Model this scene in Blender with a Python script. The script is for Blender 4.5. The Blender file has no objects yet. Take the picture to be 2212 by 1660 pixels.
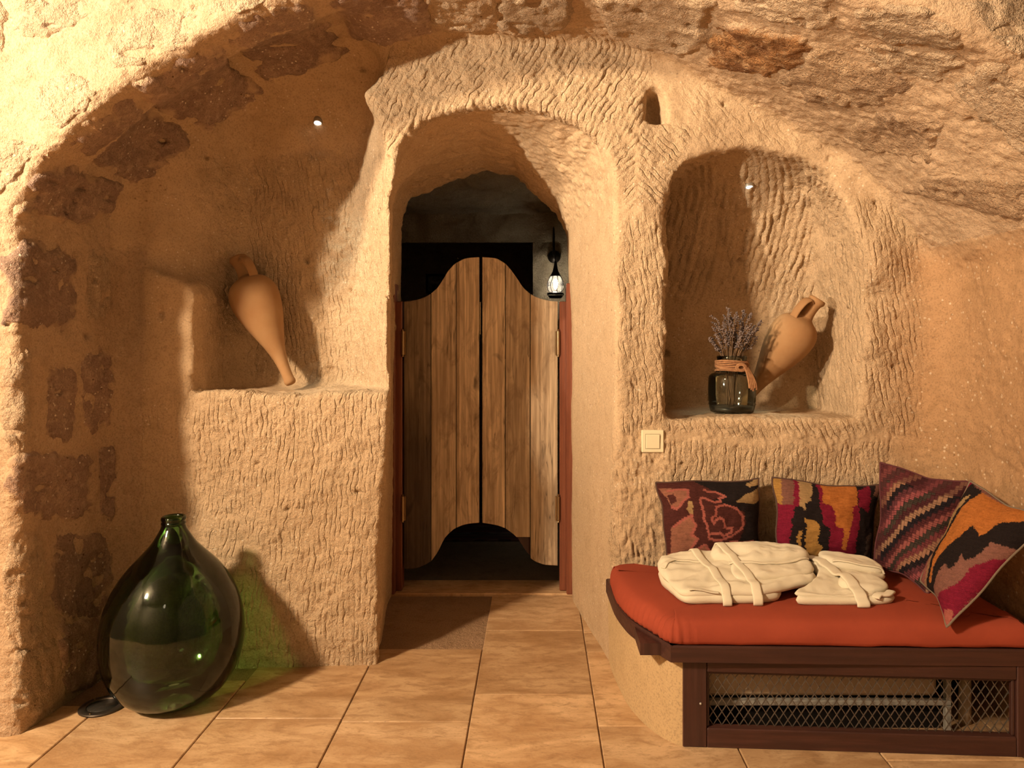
import bpy, math, random
import numpy as np
from mathutils import Vector, Matrix

scn = bpy.context.scene
col = scn.collection
random.seed(7)
rng = np.random.default_rng(11)

# ---------------------------------------------------------------- camera
F = 1600.0                      # focal length in pixels of the 2212 x 1660 frame
VX, VY, CH = 1160.0, 725.0, 1.35
cam_d = bpy.data.cameras.new('camera')
cam = bpy.data.objects.new('camera', cam_d)
col.objects.link(cam)
cam.location = (0, 0, CH)
cam.rotation_euler = (math.pi / 2, 0, 0)
cam_d.sensor_fit = 'HORIZONTAL'
cam_d.sensor_width = 36.0
cam_d.lens = 36.0 * F / 2212.0
cam_d.shift_x = (1106.0 - VX) / 2212.0
cam_d.shift_y = (VY - 830.0) / 2212.0
cam_d.clip_start = 0.05
scn.camera = cam

# ---------------------------------------------------------------- world, lamps, exposure
scn.view_settings.view_transform = 'Standard'
scn.view_settings.look = 'None'
scn.view_settings.gamma = 1.0
scn.view_settings.use_curve_mapping = False
scn.view_settings.exposure = 0.30
cy = scn.cycles
cy.use_light_tree = False
cy.max_bounces = 6
cy.diffuse_bounces = 2
cy.glossy_bounces = 3
cy.transmission_bounces = 4
cy.transparent_max_bounces = 10
cy.caustics_reflective = False
cy.caustics_refractive = False
world = bpy.data.worlds.new('world')
scn.world = world
world.use_nodes = True
world.node_tree.nodes['Background'].inputs[0].default_value = (0, 0, 0, 1)
world.node_tree.nodes['Background'].inputs[1].default_value = 0.0


def lamp(name, loc, power, color, radius, kind='POINT', target=None, angle=60, blend=0.5):
    d = bpy.data.lights.new(name, kind)
    d.energy = power
    d.color = color
    d.shadow_soft_size = radius
    o = bpy.data.objects.new(name, d)
    o.location = loc
    col.objects.link(o)
    if kind == 'SPOT':
        d.spot_size = math.radians(angle)
        d.spot_blend = blend
        dr = Vector(target) - Vector(loc)
        o.rotation_euler = dr.to_track_quat('-Z', 'Y').to_euler()
    return o


WARM = (1.0, 0.79, 0.53)
lamp('side_spot_light', (-4.2, -0.6, 1.85), 1150, (1.0, 0.86, 0.64), 0.06, 'SPOT', (-0.2, 3.0, 3.15), 58, 1.0)
lamp('high_lamp_light', (-3.5, -0.55, 3.50), 1180, WARM, 0.20)
lamp('fill_light', (-0.7, -1.4, 3.0), 8, WARM, 0.18)  # weak fill added behind the camera, not a known lamp

# ---------------------------------------------------------------- helpers
def P(px, py, Y):
    return Vector(((px - VX) * Y / F, Y, CH - (py - VY) * Y / F))


def pix2(px, py, Y=3.04):
    return ((px - VX) * Y / F, CH - (py - VY) * Y / F)


def mesh_from(name, verts, faces, mat=None, parent=None, smooth=True, quads=None):
    me = bpy.data.meshes.new(name)
    if quads is not None:
        v = np.asarray(verts, np.float32)
        q = np.asarray(quads, np.int32)
        me.vertices.add(len(v))
        me.vertices.foreach_set('co', v.ravel())
        n = q.shape[1]
        me.loops.add(q.size)
        me.loops.foreach_set('vertex_index', q.ravel())
        me.polygons.add(len(q))
        me.polygons.foreach_set('loop_start', np.arange(0, q.size, n, dtype=np.int32))
        me.polygons.foreach_set('loop_total', np.full(len(q), n, np.int32))
        me.update(calc_edges=True)
    else:
        me.from_pydata([tuple(v) for v in verts], [], faces)
        me.update()
    if smooth:
        me.polygons.foreach_set('use_smooth', np.ones(len(me.polygons), bool))
    if mat is not None:
        me.materials.append(mat)
    o = bpy.data.objects.new(name, me)
    col.objects.link(o)
    if parent is not None:
        o.parent = parent
    return o


def empty(name, label, cat, loc=(0, 0, 0), group=None):
    o = bpy.data.objects.new(name, None)
    o.location = loc
    o.empty_display_size = 0.05
    col.objects.link(o)
    tag(o, label, cat, group)
    return o


def tag(o, label=None, cat=None, group=None, kind=None):
    if label: o['label'] = label
    if cat: o['category'] = cat
    if group: o['group'] = group
    if kind: o['kind'] = kind
    return o


def rel(o):
    """keep world placement of a child whose mesh is in world coordinates under an offset parent"""
    p = o.parent
    o.matrix_parent_inverse = (Matrix.Translation(p.location) @ p.rotation_euler.to_matrix().to_4x4()).inverted()
    return o


class MB:
    def __init__(s):
        s.v = []; s.f = []

    def add(s, vs, fs):
        b = len(s.v)
        s.v += [tuple(x) for x in vs]
        s.f += [tuple(i + b for i in f) for f in fs]
        return s

    def box(s, a, b, bev=0.0, M=None):
        x0, y0, z0 = a; x1, y1, z1 = b
        if bev <= 0:
            vs = [(x, y, z) for x in (x0, x1) for y in (y0, y1) for z in (z0, z1)]
            fs = [(0, 1, 3, 2), (4, 6, 7, 5), (0, 4, 5, 1), (2, 3, 7, 6), (0, 2, 6, 4), (1, 5, 7, 3)]
        else:
            c = bev; vs = []; fs = []
            idx = {}
            for ix, (X, sx) in enumerate(((x0, 1), (x1, -1))):
                for iy, (Y, sy) in enumerate(((y0, 1), (y1, -1))):
                    for iz, (Z, sz) in enumerate(((z0, 1), (z1, -1))):
                        for ax in range(3):
                            p = [X + sx * c, Y + sy * c, Z + sz * c]
                            p[ax] = (X, Y, Z)[ax]
                            idx[ix, iy, iz, ax] = len(vs); vs.append(p)
            for ax in range(3):
                o1, o2 = [a_ for a_ in range(3) if a_ != ax]
                for side in (0, 1):
                    q = []
                    for (i, j) in ((0, 0), (1, 0), (1, 1), (0, 1)):
                        k = [0, 0, 0]; k[ax] = side; k[o1] = i; k[o2] = j
                        q.append(idx[k[0], k[1], k[2], ax])
                    fs.append(tuple(q))
            for ax in range(3):      # edges running along ax
                o1, o2 = [a_ for a_ in range(3) if a_ != ax]
                for i in (0, 1):
                    for j in (0, 1):
                        k0 = [0, 0, 0]; k1 = [0, 0, 0]
                        k0[ax] = 0; k1[ax] = 1
                        k0[o1] = k1[o1] = i; k0[o2] = k1[o2] = j
                        fs.append((idx[(*k0, o1)], idx[(*k1, o1)], idx[(*k1, o2)], idx[(*k0, o2)]))
            for i in (0, 1):
                for j in (0, 1):
                    for k in (0, 1):
                        fs.append((idx[i, j, k, 0], idx[i, j, k, 1], idx[i, j, k, 2]))
        if M is not None:
            vs = [M @ Vector(v) for v in vs]
        return s.add(vs, fs)

    def tube(s, pts, r, n=8, cap=True, flat=None):
        pts = [Vector(p) for p in pts]
        R = r if isinstance(r, (list, tuple)) else [r] * len(pts)
        b = len(s.v)
        up = None
        for i, p in enumerate(pts):
            t = (pts[min(i + 1, len(pts) - 1)] - pts[max(i - 1, 0)]).normalized()
            if up is None:
                up = t.orthogonal().normalized()
            up = (up - t * up.dot(t)).normalized()
            sd = t.cross(up)
            for k in range(n):
                a = 2 * math.pi * k / n
                s.v.append(tuple(p + (up * math.cos(a) + sd * math.sin(a) * (flat or 1.0)) * R[i]))
        for i in range(len(pts) - 1):
            for k in range(n):
                s.f.append((b + i * n + k, b + i * n + (k + 1) % n, b + (i + 1) * n + (k + 1) % n, b + (i + 1) * n + k))
        if cap:
            s.f.append(tuple(b + k for k in range(n))[::-1])
            e = b + (len(pts) - 1) * n
            s.f.append(tuple(e + k for k in range(n)))
        return s

    def lathe(s, prof, n=32, M=None, close=False):
        b = len(s.v)
        for (r, z) in prof:
            for k in range(n):
                a = 2 * math.pi * k / n
                v = Vector((r * math.cos(a), r * math.sin(a), z))
                s.v.append(tuple(M @ v if M else v))
        m = len(prof)
        for i in range(m if close else m - 1):
            i2 = (i + 1) % m
            for k in range(n):
                s.f.append((b + i * n + k, b + i * n + (k + 1) % n, b + i2 * n + (k + 1) % n, b + i2 * n + k))
        if not close:
            if prof[0][0] > 1e-6 and prof[0][0] < 9:
                s.f.append(tuple(b + k for k in range(n))[::-1])
            e = b + (m - 1) * n
            s.f.append(tuple(e + k for k in range(n)))
        return s

    def build(s, name, mat, parent=None, smooth=True):
        o = mesh_from(name, s.v, s.f, mat, parent, smooth)
        return o


def auto_smooth(o, deg=35):
    me = o.data
    me.polygons.foreach_set('use_smooth', np.ones(len(me.polygons), bool))
    try:
        me.set_sharp_from_angle(angle=math.radians(deg))
    except Exception:
        pass
    return o


# ---- numpy noise
_perm = rng.permutation(256).astype(np.int32)
_perm = np.concatenate([_perm, _perm, _perm])
_grad = rng.normal(size=(256, 3)).astype(np.float32)
_grad /= np.linalg.norm(_grad, axis=1, keepdims=True)
_rnd = rng.random(256).astype(np.float32)


def noise3(p):
    p = np.asarray(p, np.float32)
    i = np.floor(p).astype(np.int32)
    f = p - i
    w = f * f * f * (f * (f * 6 - 15) + 10)
    out = np.zeros(len(p), np.float32)
    for dx in (0, 1):
        for dy in (0, 1):
            for dz in (0, 1):
                h = _perm[_perm[_perm[(i[:, 0] + dx) & 255] + ((i[:, 1] + dy) & 255)] + ((i[:, 2] + dz) & 255)]
                g = _grad[h]
                d = f - np.array([dx, dy, dz], np.float32)
                ww = (w[:, 0] if dx else 1 - w[:, 0]) * (w[:, 1] if dy else 1 - w[:, 1]) * (w[:, 2] if dz else 1 - w[:, 2])
                out += ww * (g * d).sum(1)
    return out * 1.5


def fbm(p, octs=3, lac=2.1, gain=0.5):
    a = 1.0; out = 0; q = np.asarray(p, np.float32).copy()
    for _ in range(octs):
        out = out + a * noise3(q)
        q = q * lac + 17.3
        a *= gain
    return out


def hash2(i, j):
    return _rnd[_perm[_perm[i & 255] + (j & 255)]]


def sstep(a, b, x):
    t = np.clip((x - a) / (b - a), 0, 1)
    return t * t * (3 - 2 * t)


# ---------------------------------------------------------------- materials
def new_mat(name):
    m = bpy.data.materials.new(name)
    m.use_nodes = True
    nt = m.node_tree
    return m, nt, nt.nodes['Principled BSDF']


class N:
    """small node-graph writer"""
    def __init__(s, nt):
        s.nt = nt; s.L = nt.links.new
    def node(s, t, **kw):
        n = s.nt.nodes.new(t)
        for k, v in kw.items():
            setattr(n, k, v)
        return n
    def put(s, sock, v):
        if hasattr(v, 'is_output') or isinstance(v, bpy.types.NodeSocket):
            s.L(v, sock)
        elif isinstance(v, (tuple, list)) and len(v) == 3 and sock.type == 'RGBA':
            sock.default_value = (*v, 1)
        else:
            sock.default_value = v
    def coord(s, scale=(1, 1, 1), kind='Object', rot=(0, 0, 0), loc=None):
        tc = s.node('ShaderNodeTexCoord')
        mp = s.node('ShaderNodeMapping')
        mp.inputs['Scale'].default_value = scale
        mp.inputs['Rotation'].default_value = rot
        s.L(tc.outputs[kind], mp.inputs[0])
        if loc is not None:
            s.put(mp.inputs['Location'], loc)
        return mp.outputs[0]
    def noise(s, vec, scale, detail=3, rough=0.55, dist=0.0):
        n = s.node('ShaderNodeTexNoise')
        s.L(vec, n.inputs['Vector'])
        n.inputs['Scale'].default_value = scale
        n.inputs['Detail'].default_value = detail
        n.inputs['Roughness'].default_value = rough
        n.inputs['Distortion'].default_value = dist
        return n.outputs[0]
    def voro(s, vec, scale, rnd=1.0):
        n = s.node('ShaderNodeTexVoronoi')
        s.L(vec, n.inputs['Vector'])
        n.inputs['Scale'].default_value = scale
        n.inputs['Randomness'].default_value = rnd
        return n.outputs
    def ramp(s, fac, stops):
        n = s.node('ShaderNodeValToRGB')
        s.L(fac, n.inputs[0])
        el = n.color_ramp.elements
        while len(el) < len(stops):
            el.new(0.5)
        for e, (p, c) in zip(el, stops):
            e.position = p
            e.color = (*c, 1) if isinstance(c, (tuple, list)) else (c, c, c, 1)
        return n.outputs[0]
    def mix(s, fac, a, b, mode='MIX'):
        n = s.node('ShaderNodeMix', data_type='RGBA', blend_type=mode)
        s.put(n.inputs[0], fac); s.put(n.inputs[6], a); s.put(n.inputs[7], b)
        return n.outputs[2]
    def math(s, op, a, b=0.0):
        n = s.node('ShaderNodeMath', operation=op)
        s.put(n.inputs[0], a); s.put(n.inputs[1], b)
        return n.outputs[0]
    def bump(s, h, strength, dist, prev=None):
        n = s.node('ShaderNodeBump')
        s.L(h, n.inputs['Height'])
        n.inputs['Strength'].default_value = strength
        n.inputs['Distance'].default_value = dist
        if prev is not None:
            s.L(prev, n.inputs['Normal'])
        return n.outputs[0]
    def attr(s, name):
        n = s.node('ShaderNodeAttribute', attribute_name=name)
        return n.outputs
    def objrand(s):
        return s.node('ShaderNodeObjectInfo').outputs['Random']


def rock_mat(name, c1, c2, c3, speck=0.5, pit=0.5, bump=0.6, rough=0.95, rand=0.0, blotch=2.2, grain=140, smear=None, chisel=False, relief=1.0):
    m, nt, b = new_mat(name)
    g = N(nt)
    v = g.coord()
    if rand:
        r = g.objrand()
        cmb = g.node('ShaderNodeCombineXYZ')
        g.L(g.math('MULTIPLY', r, 31.0), cmb.inputs[0]); g.L(g.math('MULTIPLY', r, 17.0), cmb.inputs[2])
        v2 = g.node('ShaderNodeVectorMath', operation='ADD')
        g.L(v, v2.inputs[0]); g.L(cmb.outputs[0], v2.inputs[1])
        v = v2.outputs[0]
    n1 = g.noise(v, blotch, 3, 0.62)
    n2 = g.noise(v, blotch * 5.5, 2, 0.68)
    n3 = g.noise(v, grain, 1, 0.6)
    c = g.mix(g.ramp(n1, [(0.36, 0.0), (0.66, 1.0)]), c1, c2)
    c = g.mix(g.math('MULTIPLY', g.ramp(n2, [(0.5, 0.0), (0.68, 1.0)]), 0.75), c, c3)
    c = g.mix(g.math('MULTIPLY', g.ramp(n3, [(0.3, 1.0), (0.52, 0.0)]), 0.46), c, tuple(x * 0.5 for x in c1))
    # pale inclusions
    vo = g.voro(v, 42)
    sp = g.math('MULTIPLY', g.ramp(vo[0], [(0.10, 1.0), (0.20, 0.0)]), g.ramp(g.noise(v, 9, 0), [(0.5, 0.0), (0.6, 1.0)]))
    c = g.mix(g.math('MULTIPLY', sp, speck), c, (0.86, 0.74, 0.58))
    # small dark pits
    vp = g.voro(v, 24)
    ptm = g.math('MULTIPLY', g.ramp(vp[0], [(0.07, 1.0), (0.13, 0.0)]), g.ramp(g.noise(v, 5, 0), [(0.53, 0.0), (0.62, 1.0)]))
    c = g.mix(g.math('MULTIPLY', ptm, pit), c, (0.10, 0.045, 0.02))
    if smear:
        c = g.mix(g.ramp(g.math('ADD', g.attr('smear')[2], g.math('MULTIPLY', g.math('SUBTRACT', n2, 0.5), 0.9)), [(0.15, 0.0), (0.85, 1.0)]), c, smear)
    if rand:
        c = g.mix(1.0, c, g.ramp(g.objrand(), [(0.0, 1.0 - rand), (1.0, 1.0 + rand)]), 'MULTIPLY')
    if chisel:      # the browner, speckled bed of rock at the bench end
        tn = g.attr('tone')[2]
        c = g.mix(tn, c, g.mix(1.0, c, (0.74, 0.62, 0.52), 'MULTIPLY'))
        sp2 = g.math('MULTIPLY', g.ramp(vo[0], [(0.14, 1.0), (0.24, 0.0)]), g.ramp(g.noise(v, 14, 0), [(0.50, 0.0), (0.56, 1.0)]))
        c = g.mix(g.math('MULTIPLY', g.math('MULTIPLY', sp2, tn), 0.75), c, (0.62, 0.48, 0.34))
    g.L(c, b.inputs['Base Color'])
    b.inputs['Roughness'].default_value = rough
    b.inputs['Specular IOR Level'].default_value = 0.15
    h = g.noise(v, 38, 4, 0.82)
    if chisel:
        u = g.attr('su')[2]; vv = g.attr('sv')[2]; w = g.attr('chis')[2]
        u = g.math('ADD', u, g.math('MULTIPLY', g.math('SUBTRACT', g.noise(v, 28, 0), 0.5), 0.9))
        idn = g.math('FLOOR', u); fr = g.math('FRACT', u)
        d = g.math('MULTIPLY', g.math('ABSOLUTE', g.math('SUBTRACT', fr, 0.5)), 2.0)
        cmb = g.node('ShaderNodeCombineXYZ')
        g.L(g.math('MULTIPLY', g.math('FLOOR', g.math('ADD', u, 0.5)), 3.71), cmb.inputs[0]); g.L(g.math('MULTIPLY', vv, 13.0), cmb.inputs[1])
        mod = g.ramp(g.noise(cmb.outputs[0], 1.0, 0, 0.5), [(0.42, 0.0), (0.62, 1.0)])
        gr = g.math('MULTIPLY', g.ramp(d, [(0.60, 0.0), (0.96, 1.0)]), mod)
        h = g.math('SUBTRACT', h, g.math('MULTIPLY', g.math('MULTIPLY', gr, w), 0.34))
    bn = g.bump(h, min(1.0, bump * 1.25), 0.022 * relief)
    if chisel:
        g.L(g.math('ADD', g.math('MULTIPLY', w, 0.50), 0.26), bn.node.inputs['Strength'])
    g.L(bn, b.inputs['Normal'])
    return m


MORT = (0.528, 0.360, 0.228)
M_TUFF = rock_mat('tuff_rock', (0.536, 0.370, 0.228), (0.584, 0.404, 0.252), (0.480, 0.328, 0.196), 0.5, 0.5, 0.75, chisel=True)
M_MORTAR = rock_mat('pale_mortar', (0.504, 0.344, 0.220), (0.544, 0.376, 0.240), (0.440, 0.296, 0.184), 0.2, 0.35, 0.45)
M_STONE_D = rock_mat('dark_red_stone', (0.285, 0.182, 0.135), (0.40, 0.265, 0.19), (0.49, 0.34, 0.24), 0.9, 0.9, 0.62, rand=0.12, blotch=6, smear=MORT)
M_STONE_T = rock_mat('tan_stone', (0.49, 0.345, 0.228), (0.56, 0.397, 0.26), (0.61, 0.437, 0.288), 0.6, 0.9, 0.9, rand=0.10, blotch=6, smear=MORT)
M_STONE_O = rock_mat('ochre_stone', (0.160, 0.068, 0.032), (0.400, 0.200, 0.084), (0.464, 0.280, 0.144), 0.3, 0.9, 0.9, blotch=5, smear=MORT)
M_STONE_B = rock_mat('brown_grey_stone', (0.31, 0.195, 0.12), (0.48, 0.315, 0.19), (0.55, 0.375, 0.235), 0.5, 0.9, 0.8, rand=0.10, blotch=4.5, smear=MORT)

# ================================================================ the carved rock shell (one distance field, polygonised)
HV = 0.0145
LO = np.array([-2.24, 1.72, -0.045]); HI = np.array([2.16, 4.02, 2.98])
NX, NY, NZ = [int(round((HI[i] - LO[i]) / HV)) + 1 for i in range(3)]
gx = (LO[0] + HV * np.arange(NX)).astype(np.float32)
gy = (LO[1] + HV * np.arange(NY)).astype(np.float32)
gz = (LO[2] + HV * np.arange(NZ)).astype(np.float32)
X2, Z2 = np.meshgrid(gx, gz, indexing='ij')


def poly_sd(pts, X, Z):
    """signed distance (negative inside) to a closed polygon"""
    pts = np.array(pts, np.float32)
    d = np.full(X.shape, 1e9, np.float32)
    ins = np.zeros(X.shape, bool)
    n = len(pts)
    for i in range(n):
        a = pts[i]; b = pts[(i + 1) % n]
        e = b - a
        wx = X - a[0]; wz = Z - a[1]
        t = np.clip((wx * e[0] + wz * e[1]) / max(float((e * e).sum()), 1e-12), 0, 1)
        d = np.minimum(d, (wx - t * e[0]) ** 2 + (wz - t * e[1]) ** 2)
        if abs(e[1]) > 1e-9:
            c = ((a[1] > Z) != (b[1] > Z)) & (X < (e[0]) * (Z - a[1]) / e[1] + a[0])
            ins ^= c
    d = np.sqrt(d)
    return np.where(ins, -d, d)


def smin(a, b, k):
    h = np.clip(0.5 + 0.5 * (b - a) / k, 0, 1)
    return b + (a - b) * h - k * h * (1 - h)


def smax(a, b, k):
    return -smin(-a, -b, k)


def catmull(pts, n=6):
    pts = [np.array(p, float) for p in pts]
    out = []
    for i in range(len(pts) - 1):
        p0 = pts[max(i - 1, 0)]; p1 = pts[i]; p2 = pts[i + 1]; p3 = pts[min(i + 2, len(pts) - 1)]
        for k in range(n):
            t = k / n
            out.append(0.5 * ((2 * p1) + (-p0 + p2) * t + (2 * p0 - 5 * p1 + 4 * p2 - p3) * t * t + (-p0 + 3 * p1 - 3 * p2 + p3) * t ** 3))
    out.append(pts[-1])
    return out


YB = 3.04       # main carved wall
ARCH = [pix2(*q) for q in ((250, 480), (301, 403), (427, 293), (570, 199), (773, 110), (950, 78), (1200, 82), (1310, 95),
                           (1450, 140), (1600, 215), (1800, 330), (1900, 420), (1985, 530))]
arch_c = catmull(ARCH, 5)
barrel_poly = [(-1.735, -1.0), (-1.735, 1.6)] + [tuple(p) for p in arch_c] + [(1.60, 1.675), (1.635, 1.62), (1.66, -1.0)]
sd_barrel = poly_sd(barrel_poly, X2, Z2)
# front plane of the arch: nearer on the side above the bench
yf2 = 2.48 - 0.53 * sstep(0.1, 1.15, X2)

# --- left recess
rec = [pix2(*q) for q in ((415, 1000), (870, 1000), (872, 420), (850, 340), (800, 232), (786, 205), (850, 130), (760, 60), (500, 120), (300, 300),
                          (262, 470), (285, 575), (350, 596), (403, 614), (415, 640))]
sd_rec = poly_sd(rec, X2, Z2)
ledge_l = 1.1125
# --- right niche
nic = [pix2(*q) for q in ((1440, 1000), (1440, 440), (1452, 385), (1480, 348), (1540, 328), (1640, 322), (1740, 340), (1800, 375), (1845, 470),
                          (1868, 620), (1862, 800), (1852, 1000))]
sd_nic = poly_sd(nic, X2, Z2)
ledge_r = 1.008
# --- doorway, lofted from a front to a rear outline
dfr = [pix2(*q) for q in ((800, 1700), (815, 1430), (822, 1150), (838, 850), (846, 430), (866, 312), (910, 266), (960, 240), (1080, 222), (1170, 236),
                          (1250, 262), (1300, 300), (1326, 370), (1330, 700), (1328, 1200), (1322, 1430), (1320, 1700))]
dre = [pix2(*q, 3.75) for q in ((828, 1600), (838, 1280), (845, 640), (847, 460), (864, 408), (950, 372), (1040, 342), (1110, 352), (1165, 402),
                                (1205, 440), (1230, 492), (1236, 640), (1238, 1275), (1240, 1600))]
sd_dF = poly_sd(dfr, X2, Z2); sd_dR = poly_sd(dre, X2, Z2)
# --- little wall hole
hol = [pix2(*q) for q in ((1388, 262), (1388, 215), (1395, 196), (1412, 186), (1430, 192), (1440, 210), (1448, 268), (1436, 274), (1396, 273))]
sd_hol = poly_sd(hol, X2, Z2)

QX = VX + X2 * F / YB; QY = VY - (Z2 - CH) * F / YB


def lump(cx, cy, rx, ry):
    return np.exp(-((QX - cx) / rx) ** 2 - ((QY - cy) / ry) ** 2)


# relief of the wall plane itself
yb2 = YB - 0.05 * lump(1900, 560, 55, 70) + 0.035 * lump(1890, 640, 60, 26) - 0.035 * lump(1870, 735, 70, 40) + 0.02 * lump(1880, 690, 90, 12)
yb2 = yb2 + 0.03 * lump(1862, 790, 14, 14) + 0.05 * lump(1862, 788, 7, 8) + 0.05 * lump(1930, 793, 6, 6)
yb2 = yb2 - 0.03 * sstep(1000, 1350, QY) * sstep(900, 600, QX)
yb2 = yb2 + 0.05 * sstep(340, 250, QX) * sstep(900, 600, QY)
yb2 = yb2.astype(np.float32)
drec = (0.05 + 0.37 * sstep(300, 475, QX)).astype(np.float32)
zt = np.clip((Z2 - 1.72) / 0.86, 0, 1)
drec = drec * np.sqrt(np.clip(1 - 0.88 * zt ** 2, 0.02, 1))
zt = np.clip((Z2 - 1.50) / 0.64, 0, 1)
dnic = (0.02 + 0.45 * np.sqrt(np.clip(1 - zt ** 2, 0, 1))).astype(np.float32)


def lowres_noise(cell, amp, seed):
    """smooth random field on the whole grid"""
    r = np.random.default_rng(seed)
    dims = [int(math.ceil((HI[i] - LO[i]) / cell)) + 3 for i in range(3)]
    g = r.normal(size=dims).astype(np.float32)
    mats = []
    for i, (n, d) in enumerate(zip((NX, NY, NZ), dims)):
        t = np.arange(n) * HV / cell
        k = np.floor(t).astype(int); f = t - k; f = f * f * (3 - 2 * f)
        m = np.zeros((n, d), np.float32)
        m[np.arange(n), k] = 1 - f; m[np.arange(n), k + 1] = f
        mats.append(m)
    g = np.tensordot(mats[0], g, axes=(1, 0))
    g = np.tensordot(mats[1], g, axes=(1, 1)).transpose(1, 0, 2)
    g = np.tensordot(g, mats[2], axes=(2, 1))
    return g * amp


Fld = np.empty((NX, NY, NZ), np.float32)
nz1 = lowres_noise(0.24, 0.009, 3)
nz2 = lowres_noise(0.075, 0.0035, 4)
kb2 = (0.05 + 0.22 * sstep(1.0, 1.5, X2) * sstep(1.75, 1.5, Z2) + 0.08 * sstep(-1.3, -1.6, X2)).astype(np.float32)
for j, y in enumerate(gy):
    barrel = smax(sd_barrel, y - yb2, kb2)
    a = smin(barrel, y - yf2, 0.05) if y < 2.8 else barrel
    if y > 2.7:
        dy = y - YB
        r = smax(sd_rec + 0.06 * dy, X2 + 0.62 * dy + 0.595, 0.05)
        r = smax(r, ledge_l + 0.02 * dy - Z2, 0.02)
        r = smax(r, y - (YB + drec), 0.09)
        a = smin(a, r, 0.022)
        n_ = smax(sd_nic + 0.03 * dy, y - (YB + dnic), 0.06)
        n_ = smax(n_, ledge_r - Z2, 0.02)
        a = smin(a, n_, 0.022)
        t = min(max((y - YB) / 0.71, -0.3), 1.0)
        dsd = sd_dF * (1 - t) + sd_dR * t
        a = smin(a, np.maximum(dsd, 2.9 - y), 0.025)
        h_ = smax(sd_hol + 0.2 * dy, y - (YB + 0.13), 0.03)
        a = smin(a, h_, 0.012)
    Fld[:, j, :] = a
calm = (1 - 0.8 * sstep(0.10, 0.18, X2) * sstep(0.42, 0.34, X2) * sstep(2.1, 1.9, Z2)).astype(np.float32)
Fld += (nz1 + nz2) * calm[:, None, :]
jm = (gy > 3.25)
calm2 = (0.85 * sstep(-1.0, -0.9, X2) * sstep(-0.5, -0.6, X2) * sstep(2.1, 1.9, Z2)).astype(np.float32)
Fld[:, jm, :] -= ((nz1 + nz2)[:, jm, :]) * calm2[:, None, :]
del nz1, nz2
# keep the doorway sides and the niche shelves fairly true (noise is small there already)


def sample_field(p):
    q = (p - LO) / HV
    i = np.floor(q).astype(np.int64)
    ok = ((i >= 0) & (i < np.array([NX - 1, NY - 1, NZ - 1]))).all(1)
    i = np.clip(i, 0, np.array([NX - 2, NY - 2, NZ - 2]))
    f = np.clip(q - i, 0, 1).astype(np.float32)
    out = np.zeros(len(p), np.float32)
    for dx in (0, 1):
        for dy in (0, 1):
            for dz in (0, 1):
                w = (f[:, 0] if dx else 1 - f[:, 0]) * (f[:, 1] if dy else 1 - f[:, 1]) * (f[:, 2] if dz else 1 - f[:, 2])
                out += w * Fld[i[:, 0] + dx, i[:, 1] + dy, i[:, 2] + dz]
    out[~ok] = np.where(p[~ok, 1] < LO[1] + HV, -0.5, out[~ok])
    return out


def march(px, py, y0=1.74, y1=3.9, step=0.02):
    """first point of the rock surface on the line through a picture point, with its normal"""
    px = np.asarray(px, float); py = np.asarray(py, float)
    d = np.stack([(px - VX) / F, np.ones_like(px), -(py - VY) / F], 1)
    o = np.array([0, 0, CH])
    a = np.full(len(px), y0); hit = np.full(len(px), y1); done = np.zeros(len(px), bool)
    for y in np.arange(y0, y1, step):
        f = sample_field(o + d * y)
        h = (f > 0) & ~done
        hit[h] = y; a[h] = y - step; done |= h
    lo_, hi_ = a.copy(), hit.copy()
    for _ in range(7):
        m = 0.5 * (lo_ + hi_)
        s_ = sample_field(o + d * m[:, None]) > 0
        hi_ = np.where(s_, m, hi_); lo_ = np.where(s_, lo_, m)
    p = o + d * hi_[:, None]
    e = 0.02
    nrm = np.stack([sample_field(p + np.eye(3)[k] * e) - sample_field(p - np.eye(3)[k] * e) for k in range(3)], 1)
    nrm = -nrm / np.maximum(np.linalg.norm(nrm, axis=1, keepdims=True), 1e-6)
    return p, nrm


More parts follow.
